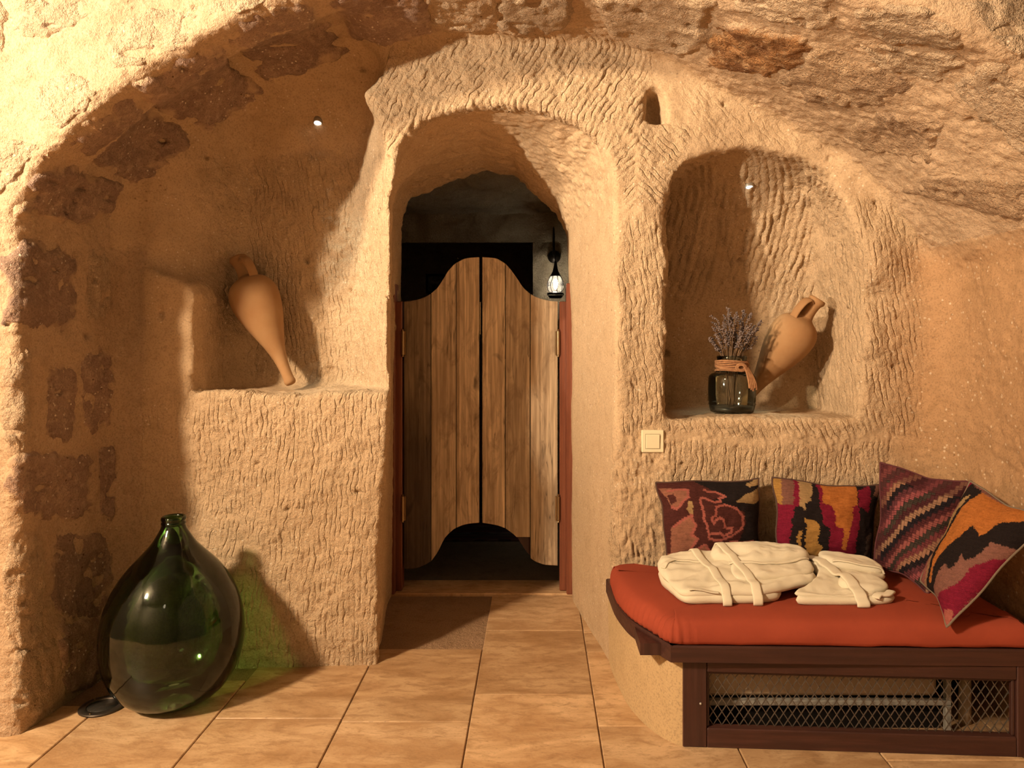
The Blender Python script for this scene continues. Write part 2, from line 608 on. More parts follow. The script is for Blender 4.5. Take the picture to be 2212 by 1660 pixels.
def surface_nets(Fv):
    S = Fv < 0
    c = [S[dx:NX - 1 + dx, dy:NY - 1 + dy, dz:NZ - 1 + dz] for dx in (0, 1) for dy in (0, 1) for dz in (0, 1)]
    al = c[0].copy(); an = c[0].copy()
    for k in c[1:]:
        al &= k; an |= k
    act = an & ~al
    ids = np.argwhere(act)
    lut = np.full(act.shape, -1, np.int32)
    lut[act] = np.arange(len(ids))
    vals = np.stack([Fv[ids[:, 0] + dx, ids[:, 1] + dy, ids[:, 2] + dz] for dx in (0, 1) for dy in (0, 1) for dz in (0, 1)], 1)
    cor = np.array([(dx, dy, dz) for dx in (0, 1) for dy in (0, 1) for dz in (0, 1)], np.float32)
    acc = np.zeros((len(ids), 3), np.float32); cnt = np.zeros(len(ids), np.float32)
    for i in range(8):
        for j in range(i + 1, 8):
            if np.abs(cor[i] - cor[j]).sum() == 1:
                a, b = vals[:, i], vals[:, j]
                m = (a < 0) != (b < 0)
                t = np.where(m, a / np.where(m, a - b, 1), 0)
                p = cor[i] + (cor[j] - cor[i]) * t[:, None]
                acc += p * m[:, None]; cnt += m
    V = (LO + HV * (ids + acc / cnt[:, None])).astype(np.float32)
    Q = []
    for ax in range(3):
        sl0 = [slice(None)] * 3; sl1 = [slice(None)] * 3
        sl0[ax] = slice(0, -1); sl1[ax] = slice(1, None)
        A, B = S[tuple(sl0)], S[tuple(sl1)]
        e = np.argwhere(A != B)
        o1, o2 = (ax + 1) % 3, (ax + 2) % 3
        mx = np.array(act.shape)
        ok = (e[:, o1] > 0) & (e[:, o2] > 0) & (e[:, o1] < mx[o1]) & (e[:, o2] < mx[o2])
        e = e[ok]
        q = []
        for (d1, d2) in ((-1, -1), (0, -1), (0, 0), (-1, 0)):
            k = e.copy(); k[:, o1] += d1; k[:, o2] += d2
            q.append(lut[k[:, 0], k[:, 1], k[:, 2]])
        q = np.stack(q, 1)
        airlow = A[e[:, 0], e[:, 1], e[:, 2]]
        q[airlow] = q[airlow][:, ::-1]
        Q.append(q)
    Q = np.concatenate(Q)
    return V, Q[(Q >= 0).all(1)]


def edges_of(Q):
    e = np.concatenate([Q[:, [k, (k + 1) % 4]] for k in range(4)])
    es = np.sort(e, 1)
    key = es[:, 0].astype(np.int64) * (1 << 31) + es[:, 1]
    u, inv = np.unique(key, return_inverse=True)
    return np.stack([u >> 31, u & ((1 << 31) - 1)], 1), inv


def relax(V, Q, it=1, lam=0.5):
    E, _ = edges_of(Q)
    n = len(V)
    deg = np.bincount(E.ravel(), minlength=n).astype(np.float32)
    for _ in range(it):
        s = np.stack([np.bincount(E[:, 0], V[E[:, 1], k], n) + np.bincount(E[:, 1], V[E[:, 0], k], n) for k in range(3)], 1)
        s /= np.maximum(deg, 1)[:, None]
        m = deg >= 4
        V = np.where(m[:, None], V + lam * (s - V), V).astype(np.float32)
    return V


def subdivide(V, Q):
    E, inv = edges_of(Q)
    n = len(V); nf = len(Q)
    em = 0.5 * (V[E[:, 0]] + V[E[:, 1]])
    fc = V[Q].mean(1)
    e = [n + inv[k * nf:(k + 1) * nf] for k in range(4)]
    c = n + len(E) + np.arange(nf)
    R = np.concatenate([np.stack([Q[:, k], e[k], c, e[(k + 3) % 4]], 1) for k in range(4)])
    return np.concatenate([V, em, fc]).astype(np.float32), R


def vnormals(V, Q):
    fn = np.cross(V[Q[:, 2]] - V[Q[:, 0]], V[Q[:, 3]] - V[Q[:, 1]])
    vn = np.zeros_like(V)
    for k in range(3):
        vn[:, k] = sum(np.bincount(Q[:, i], fn[:, k], len(V)) for i in range(4))
    return vn / np.maximum(np.linalg.norm(vn, axis=1, keepdims=True), 1e-9)


SV, SQ = surface_nets(Fld)
SV = relax(SV, SQ, 2, 0.4)
# only the part that can be seen near the frame is refined and kept
cen = SV[SQ].mean(1)
keep = (cen[:, 1] > 1.75)
SQ = SQ[keep]
SV, SQ = subdivide(SV, SQ)
SV = relax(SV, SQ, 1, 0.5)
SN = vnormals(SV, SQ)


def strokes(X, Y, Z, ang, pitch, length, seed, yk=0.6):
    """tool marks: long shallow scoops side by side, ang = direction of the stroke from horizontal"""
    ca, sa = math.cos(math.radians(ang)), math.sin(math.radians(ang))
    p3 = np.stack([X * 5 + seed, Y * 5, Z * 5], 1)
    wu = noise3(p3) * 0.018 + noise3(p3 * 4.1) * 0.005
    wv = noise3(p3 + 40) * 0.03
    u = (-X * sa + Z * ca) + Y * yk * sa + wu
    v = (X * ca + Z * sa) + Y * yk * 0.3 + wv
    i = np.floor(u / pitch).astype(np.int32); fu = u / pitch - i
    off = hash2(i + seed * 13, i * 0 + 5) * 3.7
    vv = v / length + off
    j = np.floor(vv).astype(np.int32); fv = vv - j
    r = hash2(i + seed, j); r2 = hash2(i + 77 + seed, j + 9)
    prof = (1 - (2 * fu - 1) ** 2) * (0.5 + 0.8 * r)
    tail = np.minimum(1, fv * 3.5) * (0.35 + 0.65 * np.minimum(1, (1 - fv) * 9))
    STK.append((u / pitch, v))
    return prof * tail


X, Y, Z = SV[:, 0], SV[:, 1], SV[:, 2]
qx = VX + X * F / YB; qy = VY - (Z - CH) * F / YB
pw = np.stack([X, Y, Z], 1)
jig = noise3(pw * 4.0) * 26
qxj, qyj = qx + jig, qy + noise3(pw * 4.0 + 9) * 26
band = lambda v, a, b, s=25: sstep(a - s, a + s, v) * (1 - sstep(b - s, b + s, v))
front = sstep(3.16, 3.08, Y) * sstep(2.90, 2.96, Y)
onback = sstep(2.88, 2.96, Y)
isdoor = (Y > 3.09) & (X > -0.83) & (X < 0.42) & ~((X < -0.60) & (Z > 1.1) & (Y < 3.5) & (SN[:, 0] < 0.2))
isdoor &= ~((qx < 840) & (qy < 845) & (SN[:, 0] < -0.1))
nodoor = np.where(isdoor, 0.0, 1.0)
STK = []
D = np.zeros(len(SV), np.float32)
brk = 0.9 + 0.9 * noise3(pw * 9 + 31) + 0.5 * noise3(pw * 31)
brk = np.clip(brk, 0.0, 1.6)
wA = band(qxj, 270, 845) * (0.45 + 0.55 * sstep(330, 520, qxj)) * sstep(800, 860, qyj) * front * nodoor
wB = band(qxj, 775, 1420) * band(qyj, 60, 330) * front * nodoor * sstep(1480, 1340, qxj)
wC = band(qxj, 1330, 1452, 12) * sstep(430, 500, qyj) * front * nodoor
wH = band(qxj, 1332, 1480, 12) * band(qyj, 270, 450) * front * nodoor
wD = band(qxj, 1440, 1850) * band(qyj, 325, 640, 40) * sstep(3.05, 3.1, Y) * nodoor
wE = band(qxj, 1330, 1930, 30) * sstep(880, 930, qyj) * onback * sstep(3.14, 3.08, Y)
wF = band(qxj, 380, 850) * band(qyj, 300, 840) * sstep(3.08, 3.16, Y) * nodoor
wG = band(qxj, 1850, 1990) * band(qyj, 420, 960) * onback
wI = band(qxj, 1480, 1800) * band(qyj, 150, 330) * front * 0.5
wJ = band(qxj, 760, 850) * band(qyj, 330, 850) * front * nodoor
D += 0.0068 * wA * brk * strokes(X, Y, Z, 88, 0.019, 0.085, 1)
D += 0.0084 * wB * brk * strokes(X, Y, Z, 58, 0.024, 0.09, 2)
D += 0.0064 * wC * brk * strokes(X, Y, Z, 96, 0.018, 0.075, 3)
D += 0.0072 * wH * brk * np.where(qx < 1375, strokes(X, Y, Z, 42, 0.022, 0.12, 4), strokes(X, Y, Z, 138, 0.022, 0.12, 4))
D += 0.0120 * wD * brk * strokes(X, Y, Z, 68, 0.032, 0.13, 5)
D += 0.0064 * wE * brk * np.where(qyj < 945, strokes(X, Y, Z, 116, 0.025, 0.10, 6), strokes(X, Y, Z, 91, 0.020, 0.08, 6))
D += 0.0048 * wF * brk * strokes(X, Y, Z, 95, 0.021, 0.12, 7)
D += 0.0056 * wG * brk * strokes(X, Y, Z, 100, 0.023, 0.10, 8)
D += 0.0064 * wI * brk * strokes(X, Y, Z, 130, 0.024, 0.11, 9)
D += 0.0064 * wJ * brk * strokes(X, Y, Z, 84, 0.022, 0.12, 10)
W10 = np.stack([wA, wB, wC, np.where(qx < 1375, wH, 0), np.where(qx < 1375, 0, wH), wD, np.where(qyj < 945, wE, 0), np.where(qyj < 945, 0, wE), wF, wG, wI, wJ])
best = W10.argmax(0)
su = np.choose(best, [k[0] for k in STK]).astype(np.float32)
sv = np.choose(best, [k[1] for k in STK]).astype(np.float32)
sp_ = sstep(2, 16, np.abs(qyj - 945)) * (qx > 1300) + (qx <= 1300)
sp_ = sp_ * np.where((qy > 250) & (qy < 470) & (qx > 1320), sstep(1, 8, np.abs(qx - 1375)), 1)
srt = np.sort(W10, 0)
sp_ = sp_ * sstep(0.0, 0.25, srt[-1] - srt[-2] * 0.9)
chis = sp_ * np.clip(wA + wB + wC + wH + wD + wE + wF + wG + wI + wJ, 0, 1)
fine = fbm(pw * 22, 3)
smooth_side = (isdoor & (X > 0) & (Z < 1.95)) | (X > 1.5)
D += fine * np.where(smooth_side, 0.0012, 0.0030 + 0.0016 * chis)
D += chis * 0.0028 * noise3(pw * 75)
# rough broken soffit of the doorway and of the arch crown
rough = (isdoor & (Z > 1.9)) * 0.9 + (Y < 3.0) * 0.6
D += rough * (np.abs(fbm(pw * np.array([9, 14, 20], np.float32) + 5, 3)) * 0.014 - 0.004)
# worm holes
hx = noise3(pw * 16 + 3.3); D -= 0.02 * sstep(0.62, 0.8, hx) * np.where(smooth_side, 0.3, 1)
SV = SV + SN * D[:, None].astype(np.float32)

print('SHELL QUADS', len(SQ))
# ---- split the shell into the pieces of the setting
fc = SV[SQ].mean(1)
fn = SN[SQ].mean(1)
zone = np.zeros(len(SQ), int)                                    # 0 wall_back
fy = fc[:, 1]
yf_f = 2.48 - 0.53 * sstep(0.1, 1.15, fc[:, 0])
zone[(fy < yf_f + 0.03) & (fn[:, 1] < -0.55)] = 3                # face of the arch towards the room
inner = (fy < 2.99) & (zone != 3)
zone[inner & (fc[:, 2] > 1.70)] = 4                              # vault
zone[inner & (fc[:, 2] <= 1.70) & (fc[:, 0] < 0)] = 1
zone[inner & (fc[:, 2] <= 1.70) & (fc[:, 0] > 1.2)] = 2
zone[(fc[:, 0] > 1.52) & (fc[:, 2] < 1.66)] = 2
zone[(fc[:, 0] < -1.62) & (fc[:, 2] < 1.70) & (zone == 0)] = 1


def cut(name, z, mat):
    q = SQ[zone == z]
    u, inv = np.unique(q, return_inverse=True)
    o = mesh_from(name, SV[u], None, mat, quads=inv.reshape(q.shape))
    tag(o, kind='structure')
    return o, u


wall_back, ub = cut('wall_back', 0, M_TUFF)
attr_later = []
for nm_, ar in (('su', su), ('sv', sv), ('chis', chis), ('tone', sstep(1.34, 1.60, X + 0.05 * noise3(pw * 5 + 2)) * sstep(1.80, 1.62, Z))):
    attr_later.append((nm_, ar))
    wall_back.data.attributes.new(nm_, 'FLOAT', 'POINT').data.foreach_set('value', np.ascontiguousarray(ar[ub], np.float32))
wall_left, _ = cut('wall_left', 1, M_MORTAR)
wall_right, ur = cut('wall_right', 2, M_TUFF)
for nm_, ar in attr_later:
    wall_right.data.attributes.new(nm_, 'FLOAT', 'POINT').data.foreach_set('value', np.ascontiguousarray(ar[ur], np.float32))
wall_front, _ = cut('wall_front', 3, M_MORTAR)
ceiling, _ = cut('ceiling', 4, M_MORTAR)
# ================================================================ masonry stones bedded in the mortar
def stone(name, quad, mat, parent, proud=0.010, seed=0, n=46, rough=1.0, grow=1.20):
    """quad: outline on the rock face TL, TR, BR, BL; edges sink into the mortar"""
    q = np.array(quad, float)
    q = q.mean(0) + (q - q.mean(0)) * grow
    u = np.linspace(-1, 1, n); v = np.linspace(-1, 1, n)
    U, Vv = np.meshgrid(u, v)
    U = U.ravel(); Vv = Vv.ravel()
    a = (U + 1) / 2; b = (Vv + 1) / 2
    px = (q[0, 0] * (1 - a) + q[1, 0] * a) * (1 - b) + (q[3, 0] * (1 - a) + q[2, 0] * a) * b
    py = (q[0, 1] * (1 - a) + q[1, 1] * a) * (1 - b) + (q[3, 1] * (1 - a) + q[2, 1] * a) * b
    nc = 16
    cu = np.linspace(0, n - 1, nc)
    ci = np.round(cu).astype(int)
    sel = (ci[:, None] * n + ci[None, :]).ravel()
    pc, nc_ = march(px[sel], py[sel])
    W = np.zeros((n, nc))
    tt = np.arange(n)
    k0 = np.clip(np.searchsorted(ci, tt, 'right') - 1, 0, nc - 2)
    fr = (tt - ci[k0]) / (ci[k0 + 1] - ci[k0])
    W[tt, k0] = 1 - fr; W[tt, k0 + 1] = fr
    up = lambda A: np.einsum('ia,jb,abk->ijk', W, W, A.reshape(nc, nc, 3)).reshape(-1, 3)
    p, nr = up(pc), up(nc_)
    nr /= np.linalg.norm(nr, axis=1, keepdims=True)
    # smooth the normals over the patch
    nr = nr.reshape(n, n, 3)
    for _ in range(3):
        k = np.pad(nr, ((1, 1), (1, 1), (0, 0)), mode='edge')
        nr = (k[1:-1, 1:-1] + k[:-2, 1:-1] + k[2:, 1:-1] + k[1:-1, :-2] + k[1:-1, 2:]) / 5
    nr = nr.reshape(-1, 3); nr /= np.linalg.norm(nr, axis=1, keepdims=True)
    r = (np.abs(U) ** 4 + np.abs(Vv) ** 4) ** 0.25
    sh = seed * 3.71
    wob = fbm(np.stack([U * 2.2 + sh, Vv * 2.2, U * 0 + sh], 1), 3) * 0.16
    h = proud - (proud + 0.016) * sstep(0.66, 1.0, r + wob)
    pr = p.astype(np.float32)
    h = h + rough * (fbm(pr * 13 + sh, 4, gain=0.6) * 0.009)
    stretch = np.array([10, 16, 24], np.float32)
    pits = sstep(0.34, 0.62, noise3(pr * stretch + sh * 2)) * (r < 0.86)
    h = h - 0.022 * rough * pits
    vv = p + nr * h[:, None]
    I = np.arange(n * n).reshape(n, n)
    Q = np.stack([I[:-1, :-1].ravel(), I[1:, :-1].ravel(), I[1:, 1:].ravel(), I[:-1, 1:].ravel()], 1)
    f0 = np.cross(vv[Q[0, 2]] - vv[Q[0, 0]], vv[Q[0, 3]] - vv[Q[0, 1]])
    mid = len(Q) // 2
    f0 = np.cross(vv[Q[mid, 2]] - vv[Q[mid, 0]], vv[Q[mid, 3]] - vv[Q[mid, 1]])
    if np.dot(f0, nr[len(nr) // 2]) < 0:
        Q = Q[:, ::-1]
    ob = mesh_from(name, vv, None, mat, parent, quads=Q)
    at = ob.data.attributes.new('smear', 'FLOAT', 'POINT')
    sm = sstep(0.66, 1.0, r + wob * 1.3 + 0.25 * fbm(pr * 9 + sh + 7, 3))
    at.data.foreach_set('value', sm.astype(np.float32))
    return ob


sd_ = 0
def lay(quads, mat, parent, **kw):
    global sd_
    for q in quads:
        sd_ += 1
        stone('stone', q, mat, parent, seed=sd_, **kw)


R_ = lambda x0, y0, x1, y1: ((x0, y0), (x1, y0), (x1, y1), (x0, y1))
lay([R_(5, 528, 168, 716), R_(8, 975, 205, 1122), ((122, 1340), (244, 1330), (240, 1480), (125, 1500)), R_(214, 962, 250, 1125)], M_STONE_D, wall_left)
lay([R_(98, 788, 166, 958), R_(174, 752, 246, 930), R_(104, 1152, 246, 1338)], M_STONE_D, wall_left, proud=0.006)
lay([R_(188, 545, 240, 700), ((4, 758), (66, 758), (66, 970), (4, 975)), ((8, 1165), (96, 1160), (98, 1395), (10, 1410)),
     ((20, 1412), (118, 1395), (122, 1520), (22, 1590))], M_STONE_T, wall_left, proud=0.008)
lay([((112, 356), (262, 392), (225, 488), (26, 468)), ((142, 318), (262, 214), (422, 298), (300, 396)),
     ((284, 194), (458, 92), (566, 204), (436, 284)), ((490, 68), (640, 0), (756, 106), (584, 178)),
     ((700, -30), (880, -60), (935, 66), (790, 98))], M_STONE_D, ceiling, proud=0.016, rough=1.2, grow=1.30)
lay([((890, -40), (1080, -40), (1070, 66), (950, 70)), ((1085, -40), (1240, -40), (1238, 68), (1075, 70)), ((1262, -30), (1560, -10), (1510, 136), (1320, 84))],
    M_STONE_T, ceiling, proud=0.018, rough=1.3)
lay([((1566, 42), (1770, 92), (1676, 166), (1520, 136))], M_STONE_O, ceiling, proud=0.014, grow=1.3)
lay([((1574, -40), (1828, -36), (1816, 74), (1600, 34)), ((1850, 14), (1998, 8), (2116, 112), (1862, 84)), ((1860, 90), (2112, 118), (2020, 182), (1880, 130)),
     ((2128, 118), (2250, 196), (2230, 350), (2040, 206))], M_STONE_T, ceiling, proud=0.010)
lay([((1776, 98), (2008, 190), (1822, 244), (1668, 176)), ((1890, 240), (2032, 260), (2000, 362), (1818, 304)),
     ((2020, 372), (2236, 392), (2226, 478), (1960, 420))], M_STONE_B, ceiling, proud=0.008, grow=1.3)
lay([R_(-70, -20, 14, 140), ((30, -20), (222, -20), (210, 30), (40, 108)), ((214, 44), (408, 4), (428, 84), (246, 164)), ((54, 168), (196, 156), (204, 226), (112, 306)),
     ((430, -30), (640, -50), (588, 2), (448, 56)), ((-30, 320), (52, 300), (92, 318), (-10, 440)),
     ((2036, -30), (2250, -30), (2250, 140), (2170, 108))], M_STONE_T, wall_front, proud=0.006)

# ================================================================ the room in front of the arch (where the lamps hang)
M_ROOM = rock_mat('room_stone', (0.22, 0.18, 0.135), (0.25, 0.205, 0.155), (0.19, 0.155, 0.115), 0.3, 0.3, 0.4)


def slab(name, a, b, mat=None):
    o = MB().box(a, b).build(name, mat or M_ROOM, smooth=False)
    return tag(o, kind='structure')


slab('wall_rear', (-4.9, -2.75, -0.1), (2.6, -2.6, 3.9))
slab('wall_lamp_side', (-4.9, -2.6, -0.1), (-4.7, 2.6, 3.9))
slab('wall_window_side', (2.12, -2.6, -0.1), (2.30, 1.95, 3.9))
slab('wall_flank', (-4.8, 2.48, -0.1), (-2.22, 2.7, 2.97))
slab('wall_upper', (-4.8, 1.95, 2.965), (2.4, 2.7, 3.9))
slab('ceiling_room', (-4.9, -2.75, 3.75), (2.6, 2.8, 3.95))

# ================================================================ floor: grout bed and travertine tiles
M_GROUT = rock_mat('grout', (0.30, 0.18, 0.10), (0.36, 0.22, 0.13), (0.26, 0.15, 0.08), 0.0, 0.2, 0.5)


def tile_mat():
    m, nt, b = new_mat('travertine')
    g = N(nt)
    r = g.objrand()
    v0 = g.coord(scale=(1.0, 2.4, 1.0))
    cmb = g.node('ShaderNodeCombineXYZ')
    g.L(g.math('MULTIPLY', r, 41.0), cmb.inputs[0]); g.L(g.math('MULTIPLY', r, 23.0), cmb.inputs[1])
    va = g.node('ShaderNodeVectorMath', operation='ADD'); g.L(v0, va.inputs[0]); g.L(cmb.outputs[0], va.inputs[1])
    v = va.outputs[0]
    n1 = g.noise(v, 3.2, 6, 0.62, 0.8)
    n2 = g.noise(v, 11, 6, 0.7, 0.5)
    c = g.mix(g.ramp(n1, [(0.38, 0.0), (0.62, 1.0)]), (0.46, 0.265, 0.130), (0.68, 0.45, 0.26))
    c = g.mix(g.math('MULTIPLY', g.ramp(n2, [(0.48, 0.0), (0.64, 1.0)]), 0.7), c, (0.36, 0.20, 0.095))
    c = g.mix(g.math('MULTIPLY', g.ramp(g.noise(v, 60, 3), [(0.60, 0.0), (0.70, 1.0)]), 0.5), c, (0.25, 0.14, 0.075))
    c = g.mix(1.0, c, g.ramp(r, [(0.0, (0.80, 0.76, 0.70)), (0.5, (1, 1, 1)), (1.0, (1.12, 1.10, 1.06))]), 'MULTIPLY')
    g.L(c, b.inputs['Base Color'])
    g.L(g.ramp(n2, [(0.3, 0.34), (0.7, 0.55)]), b.inputs['Roughness'])
    b.inputs['Specular IOR Level'].default_value = 0.4
    g.L(g.bump(g.math('ADD', n2, g.math('MULTIPLY', g.noise(v, 70, 4), 0.4)), 0.25, 0.006), b.inputs['Normal'])
    return m


M_TILE = tile_mat()
floor = MB().box((-4.8, -2.7, -0.06), (2.3, 4.05, -0.006)).build('floor', M_GROUT, smooth=False)
tag(floor, kind='structure')
XS = [-4.73, -4.28, -3.83, -3.38, -2.93, -2.48, -2.036, -1.588, -1.138, -0.686, -0.235, 0.211, 0.658, 1.108, 1.556, 2.0]
cross0 = {4: [1.39, 1.99, 2.587, 3.19], 5: [1.59, 2.19, 2.787, 3.386, 3.845], 6: [1.96, 2.56, 3.16, 3.364, 3.85], 7: [1.56, 2.16, 2.76, 3.36],
         3: [1.41, 2.01, 2.61, 3.21], 2: [1.7, 2.3, 2.9], 8: [1.75, 2.35, 2.95], 9: [1.6, 2.2, 2.8], 1: [1.5, 2.1, 2.7], 0: [1.5, 2.1, 2.7]}
g_ = 0.0022
for c in range(len(XS) - 1):
    ys = cross0.get(c - 5, [1.5, 2.1, 2.5])
    ys = [ys[0] - 0.6 * k for k in range(6, 0, -1)] + ys
    for a, b in zip(ys[:-1], ys[1:]):
        if b < 0.6 and random.random() < 2:
            pass
        w, l = XS[c + 1] - XS[c], b - a
        dz = random.uniform(-0.0012, 0.0012)
        t = MB().box((-w / 2 + g_, -l / 2 + g_, -0.02), (w / 2 - g_, l / 2 - g_, dz), 0.0025).build('tile', M_TILE, floor, smooth=False)
        t.location = ((XS[c] + XS[c + 1]) / 2, (a + b) / 2, 0)

# ================================================================ object materials
def simple(name, colr, rough=0.5, metal=0.0, spec=0.5, bump=None, var=None):
    m, nt, b = new_mat(name)
    g = N(nt)
    b.inputs['Base Color'].default_value = (*colr, 1)
    b.inputs['Roughness'].default_value = rough
    b.inputs['Metallic'].default_value = metal
    b.inputs['Specular IOR Level'].default_value = spec
    v = g.coord()
    if var:
        n = g.noise(v, var[0], 5, 0.6)
        g.L(g.mix(g.ramp(n, [(0.35, 0.0), (0.65, 1.0)]), colr, var[1]), b.inputs['Base Color'])
    if bump:
        g.L(g.bump(g.noise(v, bump[0], 4, 0.6), bump[1], bump[2]), b.inputs['Normal'])
    return m


def emit(name, colr, s):
    m, nt, b = new_mat(name)
    b.inputs['Base Color'].default_value = (0.8, 0.8, 0.8, 1)
    b.inputs['Emission Color'].default_value = (*colr, 1)
    b.inputs['Emission Strength'].default_value = s
    m.cycles.emission_sampling = 'NONE'      # the lamp set beside it does the lighting
    return m


def tinted_glass(name, tint, edge, refl=1.5, rough=0.06):
    """thin blown glass: tinted see-through with Fresnel reflection, denser where the wall is seen edge-on"""
    m, nt, b = new_mat(name)
    nt.nodes.remove(b)
    g = N(nt)
    out = nt.nodes['Material Output']
    lw = g.node('ShaderNodeLayerWeight'); lw.inputs[0].default_value = 0.35
    c = g.mix(g.ramp(lw.outputs['Facing'], [(0.25, 0.0), (0.95, 1.0)]), tint, edge)
    tr = g.node('ShaderNodeBsdfTransparent'); g.L(c, tr.inputs[0])
    gl = g.node('ShaderNodeBsdfGlossy'); gl.inputs['Roughness'].default_value = rough
    gl.inputs['Color'].default_value = (0.9, 0.95, 0.9, 1)
    v = g.coord()
    g.L(g.bump(g.noise(v, 9, 2), 0.12, 0.02), gl.inputs['Normal'])
    fr = g.node('ShaderNodeFresnel'); fr.inputs[0].default_value = refl
    mx = g.node('ShaderNodeMixShader')
    g.L(fr.outputs[0], mx.inputs[0]); g.L(tr.outputs[0], mx.inputs[1]); g.L(gl.outputs[0], mx.inputs[2])
    g.L(mx.outputs[0], out.inputs[0])
    return m


def wood_mat(name, c1, c2, dark, grain=1.0, rough=0.6, knots=True, tone=0.12, spec=0.3, dark_below=False, along='Z'):
    m, nt, b = new_mat(name)
    g = N(nt)
    r = g.objrand()
    cmb = g.node('ShaderNodeCombineXYZ')
    g.L(g.math('MULTIPLY', r, 37.0), cmb.inputs[0]); g.L(g.math('MULTIPLY', r, 13.0), cmb.inputs[2])
    tc = g.node('ShaderNodeTexCoord')
    va = g.node('ShaderNodeVectorMath', operation='ADD'); g.L(tc.outputs['Object'], va.inputs[0]); g.L(cmb.outputs[0], va.inputs[1])
    def mp(sc):
        n = g.node('ShaderNodeMapping'); n.inputs['Scale'].default_value = sc if along == 'Z' else (sc[2], sc[1], sc[0])
        g.L(va.outputs[0], n.inputs[0]); return n.outputs[0]
    big = g.noise(mp((5, 5, 1.1)), 1.0, 4, 0.6, 1.6)
    rings = g.node('ShaderNodeTexWave', wave_type='BANDS', bands_direction='X' if along == 'Z' else 'Z')
    g.L(mp((1, 1, 0.10)), rings.inputs[0])
    rings.inputs['Scale'].default_value = 9 * grain
    rings.inputs['Distortion'].default_value = 7.0
    rings.inputs['Detail'].default_value = 3
    rings.inputs['Detail Scale'].default_value = 1.4
    fine = g.noise(mp((90 * grain, 90 * grain, 3.0)), 1.0, 4, 0.6)
    c = g.mix(g.ramp(big, [(0.34, 0.0), (0.66, 1.0)]), c1, c2)
    c = g.mix(g.math('MULTIPLY', g.ramp(rings.outputs[1], [(0.35, 0.0), (0.95, 1.0)]), 0.32), c, dark)
    c = g.mix(g.math('MULTIPLY', g.ramp(fine, [(0.42, 1.0), (0.58, 0.0)]), 0.42), c, dark)
    if knots:
        kn = g.noise(mp((9, 9, 3.0)), 1.0, 3, 0.6, 1.0)
        bl = g.noise(mp((14, 14, 4.5)), 1.0, 5, 0.65, 1.2)
        c = g.mix(g.math('MULTIPLY', g.ramp(bl, [(0.50, 0.0), (0.66, 1.0)]), 0.62), c, dark)
        ck = g.noise(mp((26, 26, 1.3)), 1.0, 3, 0.5, 0.6)
        c = g.mix(g.math('MULTIPLY', g.ramp(ck, [(0.485, 0.0), (0.498, 1.0), (0.502, 1.0), (0.515, 0.0)]), g.math('MULTIPLY', g.ramp(g.noise(mp((6, 6, 2)), 1.0, 2), [(0.52, 0.0), (0.60, 1.0)]), 0.8)), c, tuple(x * 0.3 for x in dark))
        c = g.mix(g.math('MULTIPLY', g.ramp(kn, [(0.64, 0.0), (0.74, 1.0)]), 0.8), c, tuple(x * 0.35 for x in dark))
    if dark_below:  # colour gets darker towards the bottom, with an uneven boundary
        zc = g.node('ShaderNodeSeparateXYZ'); g.L(tc.outputs['Object'], zc.inputs[0])
        zz = g.math('ADD', zc.outputs[2], g.math('MULTIPLY', g.noise(mp((30, 30, 2)), 1.0, 3), 0.30))
        c = g.mix(g.math('MULTIPLY', g.ramp(g.math('MULTIPLY', zz, 0.5), [(0.40, 1.0), (0.60, 0.0)]), 0.80), c, (0.055, 0.035, 0.024))
    c = g.mix(1.0, c, g.ramp(r, [(0.0, 1 - tone), (1.0, 1 + tone)]), 'MULTIPLY')
    g.L(c, b.inputs['Base Color'])
    b.inputs['Roughness'].default_value = rough
    b.inputs['Specular IOR Level'].default_value = spec
    g.L(g.bump(g.math('ADD', fine, rings.outputs[1]), 0.25, 0.003), b.inputs['Normal'])
    return m


M_PLANK = wood_mat('weathered_oak', (0.56, 0.41, 0.27), (0.86, 0.66, 0.45), (0.25, 0.162, 0.10), tone=0.18)
M_PLANK_S = wood_mat('oak_dark_below', (0.30, 0.215, 0.14), (0.48, 0.35, 0.225), (0.11, 0.07, 0.043), dark_below=True)
M_POST = wood_mat('red_brown_wood', (0.20, 0.058, 0.028), (0.25, 0.075, 0.036), (0.14, 0.040, 0.022), rough=0.42, knots=False, tone=0.05, spec=0.5)
M_BENCH = wood_mat('dark_mahogany', (0.052, 0.018, 0.013), (0.075, 0.026, 0.018), (0.030, 0.011, 0.009), rough=0.45, knots=False, tone=0.05, spec=0.5)
M_BENCH_H = wood_mat('dark_mahogany_rail', (0.052, 0.018, 0.013), (0.075, 0.026, 0.018), (0.030, 0.011, 0.009), rough=0.45, knots=False, tone=0.05, spec=0.5, along='X')
M_BRASS = simple('aged_brass', (0.36, 0.25, 0.14), 0.35, 1.0)
M_IRON = simple('black_iron', (0.035, 0.028, 0.024), 0.45, 0.8)
M_CLAY = simple('terracotta', (0.33, 0.17, 0.075), 0.85, 0, 0.2, bump=(60, 0.12, 0.004), var=(7, (0.375, 0.21, 0.098)))
M_GREEN = tinted_glass('green_bottle_glass', (0.30, 0.48, 0.24), (0.015, 0.11, 0.045), 1.52)
M_JAR = tinted_glass('clear_jar_glass', (0.80, 0.83, 0.78), (0.40, 0.42, 0.37), 1.5)
M_TWINE = simple('jute_twine', (0.40, 0.20, 0.095), 0.95, 0, 0.1, bump=(300, 0.5, 0.003), var=(80, (0.26, 0.12, 0.06)))
M_LAV = simple('dried_lavender', (0.15, 0.105, 0.09), 0.95, 0, 0.1, var=(50, (0.22, 0.17, 0.165)))
M_LAVS = simple('dry_stalk', (0.20, 0.12, 0.07), 0.95, 0, 0.1)
